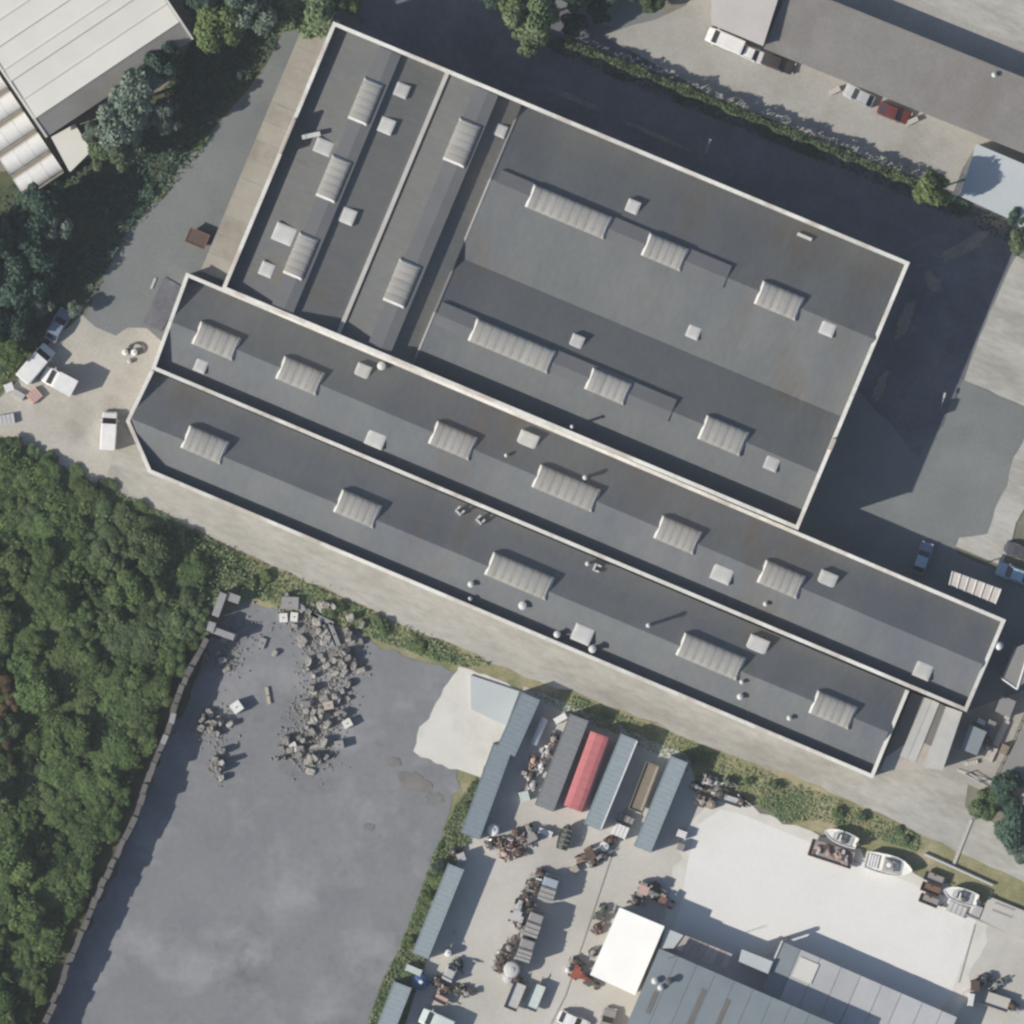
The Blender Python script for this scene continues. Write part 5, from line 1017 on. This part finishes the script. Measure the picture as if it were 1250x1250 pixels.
TREES = [
 (176, 120, 34, 10, 'leaf_blue', 'silvery blue-green tree by the white warehouse, upper of the pair'), (205, 142, 20, 8, 'leaf_blue', 'small silvery tree right of the blue-green pair'), (146, 156, 30, 10, 'leaf_blue', 'silvery blue-green tree by the white warehouse, lower of the pair'), (138, 190, 26, 8.5, 'leaf_pale', 'pale green tree at the pale annex corner'), (118, 165, 15, 6, 'leaf_blue', 'small silvery tree against the pale annex'),
 (270, 28, 36, 9, 'leaf_green', 'green tree at the right corner of the white warehouse'), (310, 14, 28, 9, 'leaf_blue', 'blue-green tree beside the top edge left of the hall'), (245, 8, 18, 6, 'leaf_green', 'small green tree behind the warehouse gable'),
 (378, 12, 38, 6.0, 'leaf_pale', 'broad pale green tree at the top end of the tan canopy'), (346, 18, 18, 5.0, 'leaf_green', 'smaller green tree left of the broad pale one'), (422, 6, 18, 4.5, 'leaf_green', 'small green tree right of the broad pale one'),
 (650, 24, 32, 10.5, 'leaf_pale', 'tall pale green tree at the west end of the hedge'), (642, 52, 18, 9.3, 'leaf_pale', 'lower pale green tree beside the shaded road'), (625, 8, 18, 9, 'leaf_green', 'green tree at the top edge left of the tall pale one'),
 (55, 243, 26, 9, 'leaf_dark', 'dark tree below the polytunnels'), (68, 275, 20, 7.5, 'leaf_blue', 'greyish tree in the shade below the polytunnels'), (28, 285, 32, 8.5, 'leaf_dark', 'dark tree at the left edge below the polytunnels'), (42, 328, 30, 7.5, 'leaf_dark', 'dark tree above the shaded yard edge'), (8, 345, 32, 8.5, 'leaf_dark', 'dark tree cut by the left edge above the vans'), (48, 365, 20, 4.5, 'leaf_blue', 'greyish tree beside the blue-grey car'), (14, 388, 28, 5.5, 'leaf_dark', 'dark tree at the left edge near the blue-grey car'), (92, 378, 10, 3, 'leaf_blue', 'small shrub-like tree at the asphalt corner'), (12, 425, 20, 4, 'leaf_wood', 'low tree behind the tilted white van'),
 (1138, 231, 23, 8.5, 'leaf_green', 'round green tree at the east end of the hedge'), (1246, 296, 16, 4.2, 'leaf_pale', 'pale bushy tree at the right edge by the concrete pad'), (1240, 265, 12, 3.5, 'leaf_dark', 'dark small tree by the pale blue shed'),
 (1244, 1008, 30, 4.0, 'leaf_dark', 'dark green tree cut by the right edge below the long building'), (1246, 1034, 18, 3.0, 'leaf_blue', 'blue-green shrubby tree cut by the right edge below the dark one'), (1204, 984, 20, 3.0, 'leaf_dry', 'olive shrubby tree at the lane beside the dark green one'), (1232, 962, 20, 5, 'leaf_dark', 'small dark tree at the pale rail fence by the right edge'),
 (700, 30, 16, 4.5, 'leaf_dark', 'dark tree at the hedge corner of the parking lot'), (735, 12, 16, 4.5, 'leaf_dark', 'dark tree at the top edge beside the parking lot'), (795, 6, 14, 4.0, 'leaf_dry', 'brownish tree at the top edge above the parking lot')]
for x, y, rad, h, m, lab in TREES: tree('broadleaf_tree', lab, x, y, rad, h, m)
for i, (x, y, rad, h) in enumerate([(-40, 320, 42, 11), (-30, 380, 40, 8), (-12, 300, 32, 11), (250, -25, 34, 12), (200, 75, 22, 8.5), (300, -22, 34, 12), (690, -8, 28, 9), (760, -22, 28, 8), (600, -15, 26, 9)]):
    tree('tall_tree', 'tall dark tree in the belt of trees beyond the picture edge', x, y, rad, h, 'leaf_dark', 'belt of tall trees at the edges')
for i, (x, y, rad, h, m) in enumerate([(532, 1072, 12, 1.6, 'leaf_green'), (540, 1058, 10, 1.6, 'leaf_dark'), (520, 1092, 10, 1.4, 'leaf_green'), (500, 1150, 8, 1.3, 'leaf_green'), (582, 960, 8, 1.4, 'leaf_dry'), (572, 985, 7, 1.2, 'leaf_green')]):
    tree('bush', 'small green bush along the left container row', x, y, rad, h, m, 'bushes along the container row')
for i in range(12):
    f = rt.random(); x, y = (250 + f * 330 + rt.uniform(-6, 6), 672 + f * 132 + rt.uniform(-4, 16))
    tree('bush', 'low olive bush on the verge between lane and gravel yard', x, y, rt.uniform(6, 10), rt.uniform(.5, 1.1), rt.choice(['leaf_dry', 'leaf_pale', 'leaf_green']), 'bushes on the lane verge')
for i in range(9):
    f = rt.random(); x, y = (850 + f * 270 + rt.uniform(-6, 6), 925 + f * 102 + rt.uniform(-6, 8))
    tree('bush', 'low green bush on the verge above the boats', x, y, rt.uniform(5, 8), rt.uniform(.4, .9), rt.choice(['leaf_dry', 'leaf_pale']), 'bushes above the boats')
for x, y in ((60, 558), (95, 578), (130, 596), (170, 618), (38, 552), (205, 642), (235, 655)): tree('bush', 'brownish bush at the edge of the sandy yard and lane', x, y, rt.uniform(8, 12), rt.uniform(.5, 1.0), 'leaf_dry', 'bushes at the yard edge')
for x, y, rad in ((8, 838, 14), (16, 858, 12), (4, 870, 12), (6, 905, 15), (20, 888, 10), (10, 930, 11)): tree('scrub_tree', 'rusty brown scrub tree at the left edge of the wood', x, y, rad, 3.2, 'leaf_brown', 'rusty brown scrub trees')
# clipped hedge
hd = thing('hedge', 'long narrow green hedge between the shaded road and the parking lot', 'hedge', P(915, 140)); r = random.Random(2); vs, fs = [], []
ha, hb = Vector((692, 52)), Vector((1128, 228)); hn = Vector((-(hb - ha).y, (hb - ha).x)).normalized()
for k in range(9000):
    f = r.random(); wv = 4.0 + 1.2 * math.sin(f * 43) + 1.2 * math.sin(f * 97 + 1); hh = 2.1 + .22 * math.sin(f * 61) + .15 * math.sin(f * 137)
    if r.random() < .6: o_, z = r.uniform(-wv, wv), hh * r.uniform(.86, 1.06)
    else: o_, z = r.choice((-1, 1)) * wv * r.uniform(.8, 1.1), hh * r.random()
    q_ = ha + (hb - ha) * f + hn * o_; p = P(q_.x, q_.y, z); n = Vector((r.uniform(-.8, .8), r.uniform(-.8, .8), r.uniform(.2, 1))).normalized(); u = n.orthogonal().normalized(); v = n.cross(u); s_ = r.uniform(.1, .26)
    b0 = len(vs); vs += [p - u * s_, p + v * s_ * .6, p + u * s_, p - v * s_ * .6]; fs.append((b0, b0 + 1, b0 + 2, b0 + 3))
me = bpy.data.meshes.new('foliage'); me.from_pydata([tuple(Vector(x) - hd.location) for x in vs], [], fs); me.update(); me.materials.append(M['leaf_pale']); link('foliage', me, None, hd)
for k in range(30):
    q_ = ha + (hb - ha) * ((k + .5) / 30); part('stem', MB().tube(P(q_.x, q_.y, 0), P(q_.x, q_.y, 1.4), .05, .03, 5), 'bark', hd, hd.location)

# ------------------------------------------------------------------ air between the ground and the camera
hz = MB().box((0, 0, (ALT + 10) / 2 - 0.5), (6200, 6200, ALT + 11)).mesh('haze'); fix_normals(hz)
hm = bpy.data.materials.new('haze'); hm.use_nodes = True; hn_ = hm.node_tree.nodes; hn_.clear()
ho_ = hn_.new('ShaderNodeOutputMaterial'); pv = hn_.new('ShaderNodeVolumePrincipled')
pv.inputs['Color'].default_value = (0.84, 0.91, 1.0, 1); pv.inputs['Density'].default_value = 0.000020; pv.inputs['Anisotropy'].default_value = 0.0
hm.node_tree.links.new(pv.outputs[0], ho_.inputs['Volume']); hz.materials.append(hm)
tag(link('haze', hz), 'thin pale air over the whole site', 'haze', kind='stuff')
